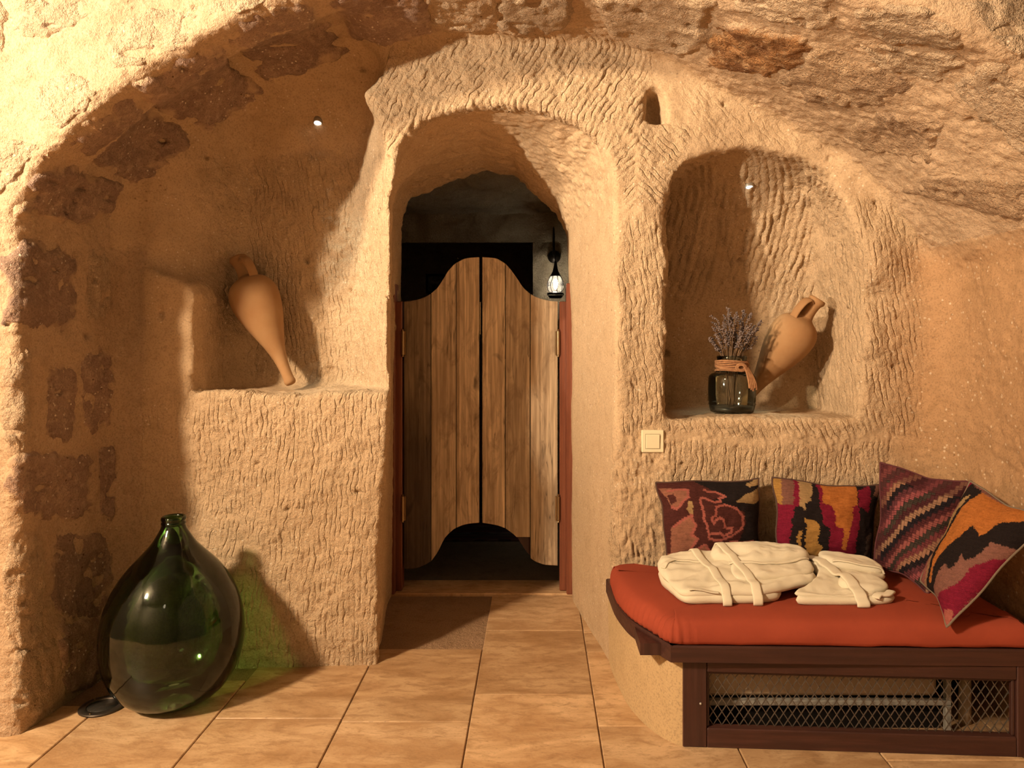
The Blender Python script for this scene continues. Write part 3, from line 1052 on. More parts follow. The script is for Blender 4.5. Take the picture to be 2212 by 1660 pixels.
M_SWITCH = simple('ivory_plastic', (0.80, 0.69, 0.47), 0.35, 0, 0.5)
M_CLOTH = simple('rust_cotton', (0.34, 0.062, 0.031), 0.85, 0, 0.15, bump=(500, 0.25, 0.001), var=(3, (0.305, 0.055, 0.028)))
M_ROBE = simple('cream_terry', (0.76, 0.66, 0.50), 0.95, 0, 0.1, bump=(260, 0.35, 0.002), var=(6, (0.80, 0.70, 0.54)))
M_BASE = rock_mat('bench_plaster', (0.54, 0.37, 0.20), (0.58, 0.40, 0.22), (0.50, 0.34, 0.18), 0.1, 0.1, 0.12)
M_WIRE = simple('steel_wire', (0.17, 0.14, 0.115), 0.5, 0.7)
M_PALEM = simple('enamelled_steel', (0.36, 0.33, 0.29), 0.45, 0, 0.5)
M_HEAT = simple('beige_panel', (0.55, 0.42, 0.30), 0.7, 0, 0.3, var=(9, (0.62, 0.48, 0.34)))
M_BLACK = simple('flat_black', (0.012, 0.010, 0.009), 0.9, 0, 0.1)  # black of the picture frame; also painted shade inside the bench
M_BRONZE = simple('dark_bronze', (0.085, 0.065, 0.050), 0.4, 0.7)
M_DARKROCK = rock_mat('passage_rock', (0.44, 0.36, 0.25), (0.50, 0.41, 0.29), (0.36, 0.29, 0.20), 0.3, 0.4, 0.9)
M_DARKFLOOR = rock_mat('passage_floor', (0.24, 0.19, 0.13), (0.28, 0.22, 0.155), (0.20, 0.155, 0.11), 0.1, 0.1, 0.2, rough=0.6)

# ================================================================ passage beyond the doorway
def rough_panel(name, o, ux, uz, nu, nv, mat, amp=0.02, seed=0, nrm=None):
    """a hewn rock face spanned by two vectors, with real relief"""
    o, ux, uz = (np.array(a, np.float32) for a in (o, ux, uz))
    A, B = np.meshgrid(np.linspace(0, 1, nu), np.linspace(0, 1, nv), indexing='ij')
    p = o + A.reshape(-1, 1) * ux + B.reshape(-1, 1) * uz
    nn = np.cross(ux, uz); nn /= np.linalg.norm(nn)
    p = p + nn * (fbm(p * 7 + seed, 4) * amp)[:, None]
    I = np.arange(nu * nv).reshape(nu, nv)
    Q = np.stack([I[:-1, :-1].ravel(), I[1:, :-1].ravel(), I[1:, 1:].ravel(), I[:-1, 1:].ravel()], 1)
    ob = mesh_from(name, p, None, mat, quads=Q)
    return tag(ob, kind='structure')


YD = 3.90
# far wall of the lobby, with an opening into a dark room
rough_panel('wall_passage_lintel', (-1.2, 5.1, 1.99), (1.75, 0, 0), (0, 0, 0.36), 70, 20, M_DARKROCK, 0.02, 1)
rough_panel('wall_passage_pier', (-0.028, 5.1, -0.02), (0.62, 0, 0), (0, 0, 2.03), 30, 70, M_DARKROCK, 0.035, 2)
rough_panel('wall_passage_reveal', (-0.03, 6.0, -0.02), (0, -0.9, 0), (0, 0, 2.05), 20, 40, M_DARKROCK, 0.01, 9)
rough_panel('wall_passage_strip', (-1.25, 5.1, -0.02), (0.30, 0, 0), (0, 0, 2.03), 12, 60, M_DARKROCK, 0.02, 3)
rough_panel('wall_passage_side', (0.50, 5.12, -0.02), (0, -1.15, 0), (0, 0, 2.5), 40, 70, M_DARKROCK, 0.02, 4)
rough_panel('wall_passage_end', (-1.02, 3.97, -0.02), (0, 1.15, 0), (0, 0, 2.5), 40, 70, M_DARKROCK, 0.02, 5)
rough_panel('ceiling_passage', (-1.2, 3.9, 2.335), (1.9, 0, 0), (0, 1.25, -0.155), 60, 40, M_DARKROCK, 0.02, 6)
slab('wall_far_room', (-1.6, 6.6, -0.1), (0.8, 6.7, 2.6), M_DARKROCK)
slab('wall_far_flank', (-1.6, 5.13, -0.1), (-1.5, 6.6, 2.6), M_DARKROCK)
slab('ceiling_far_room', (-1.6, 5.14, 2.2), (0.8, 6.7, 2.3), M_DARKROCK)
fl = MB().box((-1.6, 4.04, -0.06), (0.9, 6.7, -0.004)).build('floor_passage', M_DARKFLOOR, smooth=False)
tag(fl, kind='structure')
th = MB().box((-0.78, 3.845, -0.03), (0.188, 4.06, 0.009), 0.004).build('threshold_step', M_TILE, smooth=False)
tag(th, 'pale stone threshold slab under the saloon doors', 'threshold')

# rug in the far room
M_RUG = None
def rug_mat():
    m, nt, b = new_mat('striped_rug')
    g = N(nt)
    tc = g.node('ShaderNodeTexCoord'); sp = g.node('ShaderNodeSeparateXYZ'); g.L(tc.outputs['Object'], sp.inputs[0])
    w = g.math('FRACT', g.math('MULTIPLY', sp.outputs[1], 5.5))
    c = g.ramp(w, [(0.0, (0.02, 0.016, 0.014)), (0.25, (0.10, 0.055, 0.045)), (0.5, (0.045, 0.035, 0.03)), (0.6, (0.16, 0.12, 0.10)), (0.8, (0.10, 0.03, 0.03))])
    c2 = g.mix(g.ramp(g.noise(g.coord(scale=(1, 3, 1)), 7, 2), [(0.5, 0.0), (0.55, 1.0)]), c, (0.05, 0.03, 0.03))
    g.L(c2, b.inputs['Base Color']); b.inputs['Roughness'].default_value = 0.95
    return m
rug = MB().box((-0.95, 4.86, -0.003), (-0.05, 6.1, 0.010), 0.003).build('rug', rug_mat(), smooth=False)
tag(rug, 'dark striped woven rug on the floor beyond the doors', 'rug')

# framed picture on the far wall
pc = P(941, 613, 6.56)
fp = empty('picture_frame', 'small black framed picture on the dark far wall', 'picture', pc)
fr = MB()
w_, h_ = 0.085, 0.085
for (a, b) in (((-w_, -0.01, h_ - 0.02), (w_, 0.012, h_)), ((-w_, -0.01, -h_), (w_, 0.012, -h_ + 0.02)), ((-w_, -0.01, -h_ + 0.02), (-w_ + 0.02, 0.012, h_ - 0.02)), ((w_ - 0.02, -0.01, -h_ + 0.02), (w_, 0.012, h_ - 0.02))):
    fr.box(a, b)
fr.build('frame', M_BLACK, fp, smooth=False)
MB().box((-w_ + 0.02, 0.0, -h_ + 0.02), (w_ - 0.02, 0.008, h_ - 0.02)).build('print', simple('faded_print', (0.35, 0.33, 0.30), 0.7, var=(18, (0.05, 0.05, 0.05))), fp, smooth=False)

# wall lantern
lp = P(1200, 606, 4.93)
lan = empty('wall_lantern', 'lit black filigree wall lantern hanging from a curved arm', 'lantern', lp)
S = 4.93 / F
# coordinates below: metres from lp, with picture offsets times S
def LP(dx, dy, y=0.0):
    return (dx * S, y, -dy * S)
back = MB().lathe([(0.0, 0.0), (13.5 * S, 0.0), (14.5 * S, 0.006), (12 * S, 0.016), (5 * S, 0.03), (0.001, 0.034)], 28,
                  Matrix.Translation(LP(-2, -56, 0.15)) @ Matrix.Rotation(math.radians(90), 4, 'X')).build('backplate', M_IRON, lan)
arm = MB().tube([LP(-2, -56, 0.13), LP(-3, -62, 0.08), LP(-3.6, -80, 0.03), LP(-3.8, -100, 0.0), LP(-4, -112, 0.012), LP(-4, -117, 0.02)], [0.008, 0.008, 0.0085, 0.0075, 0.006, 0.002], 8).build('arm', M_IRON, lan)
MB().tube([LP(-3.6, -84, 0.02), LP(-1.5, -60, 0), LP(-0.5, -45, 0), LP(0, -40, 0)], 0.004, 6).build('hook', M_IRON, lan)
MB().lathe([(0.004, 42 * S), (2.6 * S, 40 * S), (3.2 * S, 36 * S), (4.2 * S, 28 * S), (6.2 * S, 20 * S), (9.5 * S, 12.5 * S), (11.5 * S, 9 * S), (10.5 * S, 8.8 * S), (6 * S, 15 * S), (0.001, 26 * S)], 20).build('cap', M_IRON, lan)
shell = [(9, 13), (13.5, 6), (16.8, -2), (18.2, -10), (17.6, -17), (15, -23), (12.5, -26)]
for k in range(8):
    a = 2 * math.pi * k / 8 + 0.2
    pts = catmull([(r * S * math.cos(a + 0.10 * math.sin(i * 1.3)), r * S * math.sin(a + 0.10 * math.sin(i * 1.3)), z * S) for i, (r, z) in enumerate(shell)], 3)
    MB().tube(pts, 0.0024, 5).build('rib', M_IRON, lan)
scr = MB()
for k in range(8):
    a0 = 2 * math.pi * (k + 0.5) / 8 + 0.2
    pts = []
    for i in range(22):
        t = i / 21; ang = 4.6 * math.pi * t
        rr = (1 - t) * 6.0
        z = -8 + rr * math.cos(ang); da = rr * math.sin(ang) / 18.0
        pts.append((17.6 * S * math.cos(a0 + da), 17.6 * S * math.sin(a0 + da), z * S))
    scr.tube(pts, 0.0016, 4)
scr.build('scrollwork', M_IRON, lan)
MB().lathe([(13 * S, -25 * S), (18.5 * S, -28.5 * S), (18.2 * S, -30 * S), (12.6 * S, -26.6 * S)], 24, close=True).build('base_ring', M_IRON, lan)
MB().lathe([(17 * S, -33 * S), (13 * S, -38.5 * S), (12 * S, -38.5 * S), (16 * S, -33 * S)], 24, close=True).build('base_ring', M_IRON, lan)
m = MB()
for k in range(16):
    a = 2 * math.pi * k / 16
    m.tube([(18 * S * math.cos(a), 18 * S * math.sin(a), -29.5 * S), (16.6 * S * math.cos(a + .12), 16.6 * S * math.sin(a + .12), -33.2 * S)], 0.0018, 4)
m.build('base_lattice', M_IRON, lan)
def shade_mat():
    m, nt, b = new_mat('frosted_glass')
    nt.nodes.remove(b); g = N(nt)
    t = g.node('ShaderNodeBsdfTransparent'); t.inputs[0].default_value = (0.95, 0.93, 0.9, 1)
    s = g.node('ShaderNodeBsdfTranslucent'); s.inputs[0].default_value = (0.85, 0.82, 0.76, 1)
    x = g.node('ShaderNodeMixShader'); x.inputs[0].default_value = 0.10
    g.L(t.outputs[0], x.inputs[1]); g.L(s.outputs[0], x.inputs[2]); g.L(x.outputs[0], nt.nodes['Material Output'].inputs[0])
    return m
m = MB().lathe([(r * S * 0.93, z * S) for r, z in catmull([(10, 10), (13.5, 5), (16.4, -2), (17.6, -10), (17.2, -17), (15, -23), (12.5, -26)], 3)], 28)
m.f = [f for f in m.f if len(f) == 4]
m.build('glass_shade', shade_mat(), lan)
M_BULB = emit('lantern_bulb', (1.0, 0.93, 0.80), 25)
MB().lathe([(0.001, -20 * S), (3 * S, -18 * S), (4.2 * S, -12 * S), (5.2 * S, -5 * S), (3.6 * S, 1 * S), (0.001, 4 * S)], 16).build('bulb', M_BULB, lan)
lamp('lantern_light', (lp[0], lp[1] - 0.0, lp[2] - 0.02), 5.0, (1.0, 0.88, 0.68), 0.02)

# ================================================================ saloon doors
ZP = lambda py, Y=YD: CH - (py - VY) * Y / F
XP = lambda px, Y=YD: (px - VX) * Y / F
top_l = [(868, 652), (884, 651), (902, 648), (917, 643), (931, 635), (945, 623), (959, 602), (968, 586), (982, 570.5), (1001, 560), (1015, 557), (1037, 556)]
bot_l = [(868, 1229), (890, 1228), (904, 1226), (920, 1220), (933, 1211), (947, 1191), (959, 1165), (970, 1152), (982, 1142), (1000, 1134), (1015, 1131), (1037, 1129)]
top_r = [(1040, 556), (1062, 557), (1076, 560), (1093, 571), (1106, 586), (1117, 602), (1130, 622), (1146, 636), (1160, 643), (1176, 648), (1192, 651), (1210, 652)]
bot_r = [(1040, 1129), (1060, 1132), (1075, 1135), (1092, 1141), (1112, 1156), (1124, 1177), (1139, 1200), (1156, 1213), (1176, 1220), (1210, 1222)]
interp = lambda c, x: float(np.interp(x, [p[0] for p in c], [p[1] for p in c]))


def plank(name, x0, x1, top, bot, mat, parent, cutz=None, y0=YD - 0.012, y1=YD + 0.014):
    n = 10
    v = []; f = []
    xs = np.linspace(x0 + 0.8, x1 - 0.8, n)
    for x in xs:
        e = 0.9 if x in (xs[0], xs[-1]) else 0.0
        zt, zb = ZP(interp(top, x)), ZP(interp(bot, x))
        if cutz is not None:
            zb = max(zb, ZP(cutz))
        X_ = XP(x)
        b = 0.003
        yy0 = y0 + (b if e else 0)
        v += [(X_, yy0, zb + b), (X_, yy0, zt - b), (X_, y1, zt), (X_, y1, zb), (X_, y0 + b * 1.5, zt), (X_, y0 + b * 1.5, zb)]
    for i in range(n - 1):
        a = i * 6; c = a + 6
        f += [(a, c, c + 1, a + 1), (a + 1, c + 1, c + 4, a + 4), (a + 4, c + 4, c + 2, a + 2), (a + 2, c + 2, c + 3, a + 3), (a + 3, c + 3, c + 5, a + 5), (a + 5, c + 5, c, a)]
    f += [(0, 1, 4, 2, 3, 5)]
    e = (n - 1) * 6
    f += [(e, e + 5, e + 3, e + 2, e + 4, e + 1)]
    o = mesh_from(name, [Vector(p) - parent.location for p in v], f, mat, parent, smooth=False)
    return o


dl = empty('saloon_door', 'saloon door leaf of weathered planks with hinge plank darker towards the bottom', 'door', (XP(872), YD, 0.12))
dr = empty('saloon_door', 'saloon door leaf of brown planks with one plank broken short below', 'door', (XP(1206), YD, 0.12))
for d, xs, tp, bt in ((dl, (873, 931.6, 986, 1036), top_l, bot_l), (dr, (1041.5, 1091.5, 1145.6, 1205), top_r, bot_r)):
    for i in range(3):
        mt = M_PLANK_S if (d is dl and i == 0) else M_PLANK
        plank('plank', xs[i], xs[i + 1], tp, bt, mt, d, cutz=1160 if (d is dr and i == 1) else None)
plank('backing_rail', 1112, 1146, top_r, [(x, y - 2) for x, y in bot_r], M_BENCH, dr, y0=YD + 0.016, y1=YD + 0.03)
# ledger rails behind
for d, x0, x1 in ((dl, 876, 1030), (dr, 1046, 1202)):
    for zc in (ZP(760), ZP(1085)):
        MB().box(Vector((XP(x0), YD + 0.015, zc - 0.04)) - d.location, Vector((XP(x1), YD + 0.04, zc + 0.04)) - d.location, 0.004).build('ledger_rail', M_BENCH, d, smooth=False)
for d, x in ((dl, 871.5), (dr, 1206)):
    for (ya, yb) in ((716, 767), (1071, 1123)):
        za, zb = ZP(ya), ZP(yb)
        h = MB().lathe([(0.002, zb - 0.012), (0.007, zb - 0.008), (0.005, zb - 0.002), (0.0095, zb), (0.0095, za), (0.005, za + 0.002), (0.007, za + 0.008), (0.002, za + 0.012)], 14,
                       Matrix.Translation(Vector((XP(x), YD - 0.022, 0)) - d.location))
        h.box(Vector((XP(x) - 0.004, YD - 0.022, zb)) - d.location, Vector((XP(x) + 0.016 * (1 if d is dl else -1), YD - 0.013, za)) - d.location)
        auto_smooth(h.build('hinge', M_BRASS, d))
MB().box(Vector((XP(1036.5), YD - 0.008, ZP(723))) - dl.location, Vector((XP(1038.5), YD + 0.01, ZP(653))) - dl.location).build('gap_light_sliver', M_BRASS, dl, smooth=False)  # added strip standing in for the bright sliver seen between the leaves
# posts
for nm, x0, x1, xi0, xi1, lab in (('door_post', 842, 853, 853, 870, 'red-brown door post with stop strip, beside the plank darker towards the bottom'),
                                  ('door_post', 1223.5, 1238, 1208.5, 1223.5, 'red-brown door post standing in front of the lit lantern side')):
    po = empty(nm, lab, 'door post', (XP((x0 + x1) / 2), YD, 0.01))
    L = po.location
    yo = YD - 0.055
    k = yo / YD
    MB().box(Vector((XP(x0, yo), yo, 0.0)) - L, Vector((XP(x1, yo), YD + 0.05, ZP(612, yo))) - L, 0.004).build('post', M_POST, po, smooth=False)
    MB().box(Vector((XP(xi0), YD - 0.02, 0.012)) - L, Vector((XP(xi1), YD + 0.045, ZP(652))) - L, 0.003).build('stop_strip', M_POST, po, smooth=False)

# ================================================================ demijohn
dj = empty('demijohn', 'large round green glass demijohn on the floor by the stone pier', 'bottle', (P(375, 1530, 2.74)[0], 2.74, 0.001))
sc_ = 2.50 / F
def djz(py):      # 440 px of height above the floor contact
    return max(0.0, (1543 - py)) * sc_
def build_dj():
    pts = [(0, 1544), (38, 1544), (70, 1540), (97, 1527), (120, 1506), (138, 1478), (150, 1446), (156, 1412), (157, 1380), (154, 1346), (144, 1305), (125, 1263),
           (99, 1226), (72, 1197), (50, 1172), (36, 1150), (28.5, 1136)]
    c = catmull([(max(r, 0.3), z) for r, z in pts], 4)
    b = MB().lathe([(max(r * sc_, 5e-4), djz(z)) for r, z in c], 72)
    return b
bo = build_dj(); bo.f = [f for f in bo.f if len(f) == 4]
bo.build('body', M_GREEN, dj)
nk = MB(); nk.lathe([(r * sc_, djz(z)) for r, z in [(28.5, 1136), (26.5, 1129), (25, 1122), (24.3, 1117)]], 48)
nk.f = [f for f in nk.f if len(f) == 4]
nk.build('neck', M_GREEN, dj)
rim = [(24.3, 1128), (26.5, 1126.5), (27.3, 1123.5), (26.5, 1120.5), (24.8, 1119), (26.8, 1117), (27.8, 1113), (26.8, 1109), (24, 1107), (21, 1108.5), (20.5, 1113), (20.5, 1127)]
MB().lathe([(r * sc_, djz(z)) for r, z in rim], 48, close=True).build('rim', M_GREEN, dj)

# recessed floor light
fl_ = empty('floor_light', 'round dark bronze recessed floor light beside the demijohn', 'light', (P(222, 1527, 2.69)[0], 2.69, 0.0))
R0 = 0.078
MB().lathe([(R0, 0.0005), (R0, 0.006), (R0 - 0.004, 0.008), (R0 - 0.024, 0.008), (R0 - 0.026, 0.004), (R0 - 0.026, 0.0005)], 40, close=True).build('ring', M_BRONZE, fl_)
MB().lathe([(0.0005, 0.0045), (R0 - 0.027, 0.0045), (R0 - 0.027, 0.001), (0.0005, 0.001)], 40).build('lens', simple('smoked_lens', (0.03, 0.025, 0.02), 0.25), fl_)
for k in range(3):
    a = k * 2.1 + 0.4
    MB().lathe([(0.0005, 0.0095), (0.004, 0.009), (0.004, 0.0075), (0.0005, 0.0075)], 10, Matrix.Translation((math.cos(a) * (R0 - 0.013), math.sin(a) * (R0 - 0.013), 0))).build('screw', M_BRASS, fl_)

# ================================================================ amphorae
def amphora(base, top, hdir, label):
    """pointed jar; base = foot, top = mouth centre in world space"""
    b, t = Vector(base), Vector(top)
    ax = (t - b); L = ax.length
    root = empty('amphora', label, 'amphora', b)
    az = ax.normalized(); hx_ = Vector(hdir); hx_ = (hx_ - az * hx_.dot(az)).normalized(); hy_ = az.cross(hx_)
    Mx = Matrix((hx_, hy_, az)).transposed().to_4x4()
    k = L
    pr = [(0.001, 0.0), (0.026, 0.002), (0.036, 0.012), (0.039, 0.028), (0.036, 0.05), (0.036, 0.10), (0.041, 0.16), (0.052, 0.23), (0.073, 0.31), (0.103, 0.40), (0.134, 0.49), (0.157, 0.575),
          (0.168, 0.645), (0.168, 0.70), (0.157, 0.745), (0.132, 0.785), (0.098, 0.81), (0.066, 0.828), (0.052, 0.845)]
    c = [(max(r, .001) * k, z * k) for r, z in catmull(pr, 3)]
    MB().lathe(c, 48, Mx).build('body', M_CLAY, root)
    nk = [(0.056, 0.838), (0.049, 0.865), (0.046, 0.90), (0.047, 0.935), (0.052, 0.955), (0.061, 0.967), (0.064, 0.982), (0.058, 0.996), (0.046, 0.996), (0.041, 0.97), (0.038, 0.90), (0.030, 0.83)]
    MB().lathe([(r * k, z * k) for r, z in nk], 36, Mx, close=True).build('neck', M_CLAY, root)
    hp = catmull([(0.040, 0, 0.945), (0.075, 0, 0.955), (0.105, 0, 0.925), (0.118, 0, 0.87), (0.118, 0, 0.82), (0.108, 0, 0.775)], 5)
    h = MB()
    base_i = len(h.v)
    for i, p in enumerate(hp):
        p = Vector(p)
        tg = (Vector(hp[min(i + 1, len(hp) - 1)]) - Vector(hp[max(i - 1, 0)])).normalized()
        nrm = Vector((tg.z, 0, -tg.x))
        for s in range(12):
            a = 2 * math.pi * s / 12
            v = p + Vector((0, 0.034 * math.cos(a), 0)) + nrm * 0.011 * math.sin(a)
            h.v.append(tuple(Mx @ (v * k)))
    for i in range(len(hp) - 1):
        for s in range(12):
            h.f.append((i * 12 + s, i * 12 + (s + 1) % 12, i * 12 + 12 + (s + 1) % 12, i * 12 + 12 + s))
    h.f.append(tuple(range(12))); h.f.append(tuple(range(len(hp) * 12 - 12, len(hp) * 12)))
    h.build('handle', M_CLAY, root)
    return root


am1 = amphora(P(629, 831, 3.27) , P(513, 556, 3.36), (0.72, -0.70, 0.1), 'terracotta amphora leaning alone in the recess above the green bottle')
am2 = amphora(P(1597, 886, 3.385), P(1768, 645, 3.28), (-0.75, -0.55, 0.3), 'terracotta amphora leaning behind the jar of dried lavender')

# ================================================================ recessed downlights
def downlight(p, nrm, label, target, power):
    root = empty('downlight', label, 'light', p, 'niche downlights')
    q = Vector(nrm).to_track_quat('Z', 'Y').to_matrix().to_4x4()
    MB().lathe([(0.021, -0.03), (0.021, 0.001), (0.0195, 0.003), (0.0165, 0.0025), (0.0155, 0.0), (0.0155, -0.03)], 28, q, close=True).build('ring', simple('brushed_ring', (0.5, 0.46, 0.4), 0.4, 0.5), root)
    MB().lathe([(0.0005, 0.0055), (0.008, 0.0045), (0.0125, 0.002), (0.0148, -0.002), (0.0148, -0.01), (0.0005, -0.01)], 24, q).build('lens', emit('led_lens', (0.92, 1.0, 0.96), 9), root)
    lamp('downlight_light', Vector(p) + Vector(nrm) * 0.02, power, (0.80, 1.0, 0.86), 0.012, 'SPOT', target, 42, 0.9)
    return root


for (px, py), lab, tgt, pw_ in (((687, 264), 'tiny lit downlight in the recess above the single amphora', P(765, 836, 3.27), 14), ((1618, 402), 'tiny lit downlight in the chiselled niche vault above the lavender', P(1620, 890, 3.25), 8)):
    p_, n_ = march([px], [py])
    nn = Vector(n_[0]); nn = (nn * 0.5 + Vector((0, -0.1, -0.9))).normalized()
    downlight(Vector(p_[0]) + nn * 0.006, nn, lab, tgt, pw_)

# ================================================================ jar with dried lavender
jp = P(1581, 899, 3.20)
jp = Vector((jp[0], 3.20, ledge_r + 0.008))
jar = empty('glass_jar', 'clear glass jar tied with jute twine on the niche shelf', 'jar', jp)
js = 3.2 / F
jprof = [(2, 0.5), (40, 0.5), (46, 3), (47, 8), (49, 17), (50, 20), (48.5, 23), (50, 26), (50.5, 50), (50, 74), (48.5, 79), (44, 84), (36, 87), (32, 90), (30.5, 95), (30.5, 112), (31.5, 116), (32.5, 120), (31, 123), (29, 122), (28.5, 112), (28.5, 96)]
jb = MB().lathe([(r * js, z * js) for r, z in jprof], 56)
jb.f = [f for f in jb.f if len(f) == 4] + [jb.f[-2]]
jb.build('glass', M_JAR, jar)
MB().lathe([(1 * js, 5 * js), (44 * js, 5 * js), (45 * js, 14 * js), (1 * js, 14.5 * js)], 40).build('sediment', simple('dark_sediment', (0.05, 0.04, 0.03), 0.4), jar)
tw = MB()
for k in range(7):
    zc = (92 + k * 3.3) * js
    pts = [((33.5 + 1.6 * math.sin(k * 2.1 + a * 3)) * js * math.cos(a), (33.5 + 1.6 * math.sin(k * 2.1 + a * 3)) * js * math.sin(a), zc + 1.5 * js * math.sin(a * 2 + k)) for a in np.linspace(0, 2 * math.pi, 26)]
    tw.tube(pts, 2.3 * js, 6)
twine = tw.build('twine_wrap', M_TWINE, jar)
kt = MB()
for k in range(5):
    a0 = -1.15 + 0.05 * k
    o = Vector((math.cos(a0) * 36 * js, math.sin(a0) * 36 * js, 98 * js))
    pts = [o + Vector((0, -2 * js, 6 * js)), o + Vector((3 * js, -6 * js, 0)), o + Vector(((6 + k) * js, -13 * js, -14 * js)), o + Vector(((8 + 2 * k) * js, -17 * js, -30 * js)), o + Vector(((9 + 2.4 * k) * js, -18 * js, (-42 - 3 * (k % 3)) * js))]
    kt.tube(catmull(pts, 3), 2.4 * js, 6)
for k in range(3):
    o = Vector((math.cos(-1.3) * 36 * js, math.sin(-1.3) * 36 * js, 99 * js))
    kt.tube([o + Vector((7 * js * math.cos(a) * (1 + .3 * k), -3 * js, 5 * js * math.sin(a) * (1 + .3 * k))) for a in np.linspace(0, 2 * math.pi, 14)], 2 * js, 6)
kt.build('twine_knot', M_TWINE, jar)

lav = empty('dried_lavender', 'bunch of dried greyish lavender standing in the glass jar', 'flowers', jp + Vector((0, 0, 16 * js)))
for k in range(46):
    a = random.uniform(0, 2 * math.pi); sp = random.uniform(0.1, 1.0) ** 0.7
    lean = Vector((math.cos(a), math.sin(a) * 0.6, 0)) * sp
    hgt = random.uniform(165, 232) * js * (1 - 0.2 * sp)
    p0 = lean * 26 * js * random.uniform(-0.6, 0.6)
    p1 = lean * 20 * js + Vector((0, 0, 98 * js))
    p2 = lean * 46 * js + Vector((0, 0, hgt - 20 * js)) + Vector((8 * js, 0, 0))
    p3 = lean * 62 * js + Vector((random.uniform(-8, 8) * js + 8 * js, 0, hgt))
    c = catmull([p0, p1, p2, p3], 5)
    m = MB(); m.tube(c, [0.0016] * len(c), 4)
    sprig = m.build('stalk', M_LAVS, lav)
    bl = MB()
    nb = 20
    for i in range(nb):
        t = 0.52 + 0.48 * i / nb
        f = t * (len(c) - 1); j = min(int(f), len(c) - 2); q = Vector(c[j]).lerp(Vector(c[j + 1]), f - j)
        for s in range(2):
            d = Vector((random.uniform(-1, 1), random.uniform(-1, 1), random.uniform(-0.2, 0.9))).normalized()
            e = q + d * random.uniform(4.0, 8.5) * js * (1.15 - 0.4 * t)
            w = random.uniform(1.1, 2.0) * js
            u = d.orthogonal().normalized() * w; v = d.cross(u).normalized() * w
            mid = q.lerp(e, 0.55)
            bl.add([q, mid + u, mid + v, mid - u, mid - v, e], [(0, 1, 2), (0, 2, 3), (0, 3, 4), (0, 4, 1), (5, 2, 1), (5, 3, 2), (5, 4, 3), (5, 1, 4)])
    bl.build('buds', M_LAV, sprig)

# ================================================================ light switch
pt, nn = march([1409], [953])
sw = empty('light_switch', 'square ivory rocker light switch on the chiselled wall', 'switch', Vector((pt[0][0], pt[0][1] - 0.005, pt[0][2])))
a_ = 24 * pt[0][1] / F
b = MB().box((-a_, -0.010, -a_), (a_, 0.02, a_), 0.003)
b.build('frame', M_SWITCH, sw, smooth=False)
b = MB().box((-a_ * 0.62, -0.0145, -a_ * 0.62), (a_ * 0.62, -0.004, a_ * 0.62), 0.002, Matrix.Rotation(math.radians(3.5), 4, 'X'))
b.build('rocker', M_SWITCH, sw, smooth=False)
b = MB()
for (x0, x1, z0, z1) in ((-.68, .68, .63, .68), (-.68, .68, -.68, -.63), (-.68, -.63, -.63, .63), (.63, .68, -.63, .63)):
    b.box((x0 * a_, -0.0107, z0 * a_), (x1 * a_, -0.008, z1 * a_))
b.build('groove_shade', simple('groove_shadow_line', (0.42, 0.34, 0.22), 0.6), sw, smooth=False)  # darker strips: shade of the gap round the rocker, put into colour

# ================================================================ bench
fy_ = lambda x: 2.427 - 0.0567 * (x - 0.478)
bench = empty('built_in_bench', 'built-in corner bench with curved plaster side and dark wood front', 'bench', (1.0, 2.75, 0.0))
BL = bench.location


def extrude(outline, z0, z1, bev=0.0):
    n = len(outline)
    m = MB()
    c = np.array(outline)
    ctr = c.mean(0)
    rings = [(0, z0), (0, z1)] if bev <= 0 else [(bev, z0), (0, z0 + bev), (0, z1 - bev), (bev, z1)]
    vs = []
    for d, z in rings:
        for (x, y) in outline:
            v = np.array((x, y)) - ctr
            k = 1 - d / max(np.linalg.norm(v), 1e-6)
            p = ctr + v * k
            vs.append(Vector((p[0], p[1], z)))
    fs = []
    for r in range(len(rings) - 1):
        for i in range(n):
            fs.append((r * n + i, r * n + (i + 1) % n, (r + 1) * n + (i + 1) % n, (r + 1) * n + i))
    fs.append(tuple(range(n))[::-1]); fs.append(tuple((len(rings) - 1) * n + i for i in range(n)))
    return m.add(vs, fs)


def local(m, root):
    m.v = [tuple(Vector(v) - root.location) for v in m.v]
    return m


side = [tuple(p) for p in catmull([(0.298, 3.10), (0.303, 2.95), (0.326, 2.745), (0.352, 2.63), (0.395, 2.525), (0.440, 2.46), (0.478, 2.432)], 5)]
local(extrude(side + [(0.478, 3.10)], 0.0, 0.30), bench).build('plaster_base', M_BASE, bench)
auto_smooth(bench.children[0], 40)
# wooden rim following the curve
rim_o = [tuple(p) for p in catmull([(0.285, 3.06), (0.288, 2.95), (0.294, 2.80), (0.310, 2.69), (0.332, 2.60), (0.380, 2.497), (0.4325, 2.395)], 5)]


def sweep_rim(path, z0, z1, w, name):
    m = MB(); n = len(path)
    for i, (x, y) in enumerate(path):
        a = Vector((*path[max(i - 1, 0)], 0)); b = Vector((*path[min(i + 1, n - 1)], 0))
        t = (b - a).normalized(); nr = Vector((-t.y, t.x, 0))     # towards the bench inside (left of travel)
        o = Vector((x, y, 0)); q = o + nr * w
        for pnt, z in ((o, z0), (o, z1 - 0.005), (o + nr * 0.005, z1), (q, z1), (q, z0)):
            m.v.append((pnt.x, pnt.y, z))
    for i in range(n - 1):
        for k in range(5):
            m.f.append((i * 5 + k, i * 5 + (k + 1) % 5, i * 5 + 5 + (k + 1) % 5, i * 5 + 5 + k))
    m.f.append((0, 1, 2, 3, 4)); e = (n - 1) * 5; m.f.append((e + 4, e + 3, e + 2, e + 1, e))
    return auto_smooth(local(m, bench).build(name, M_BENCH_H, bench), 30)


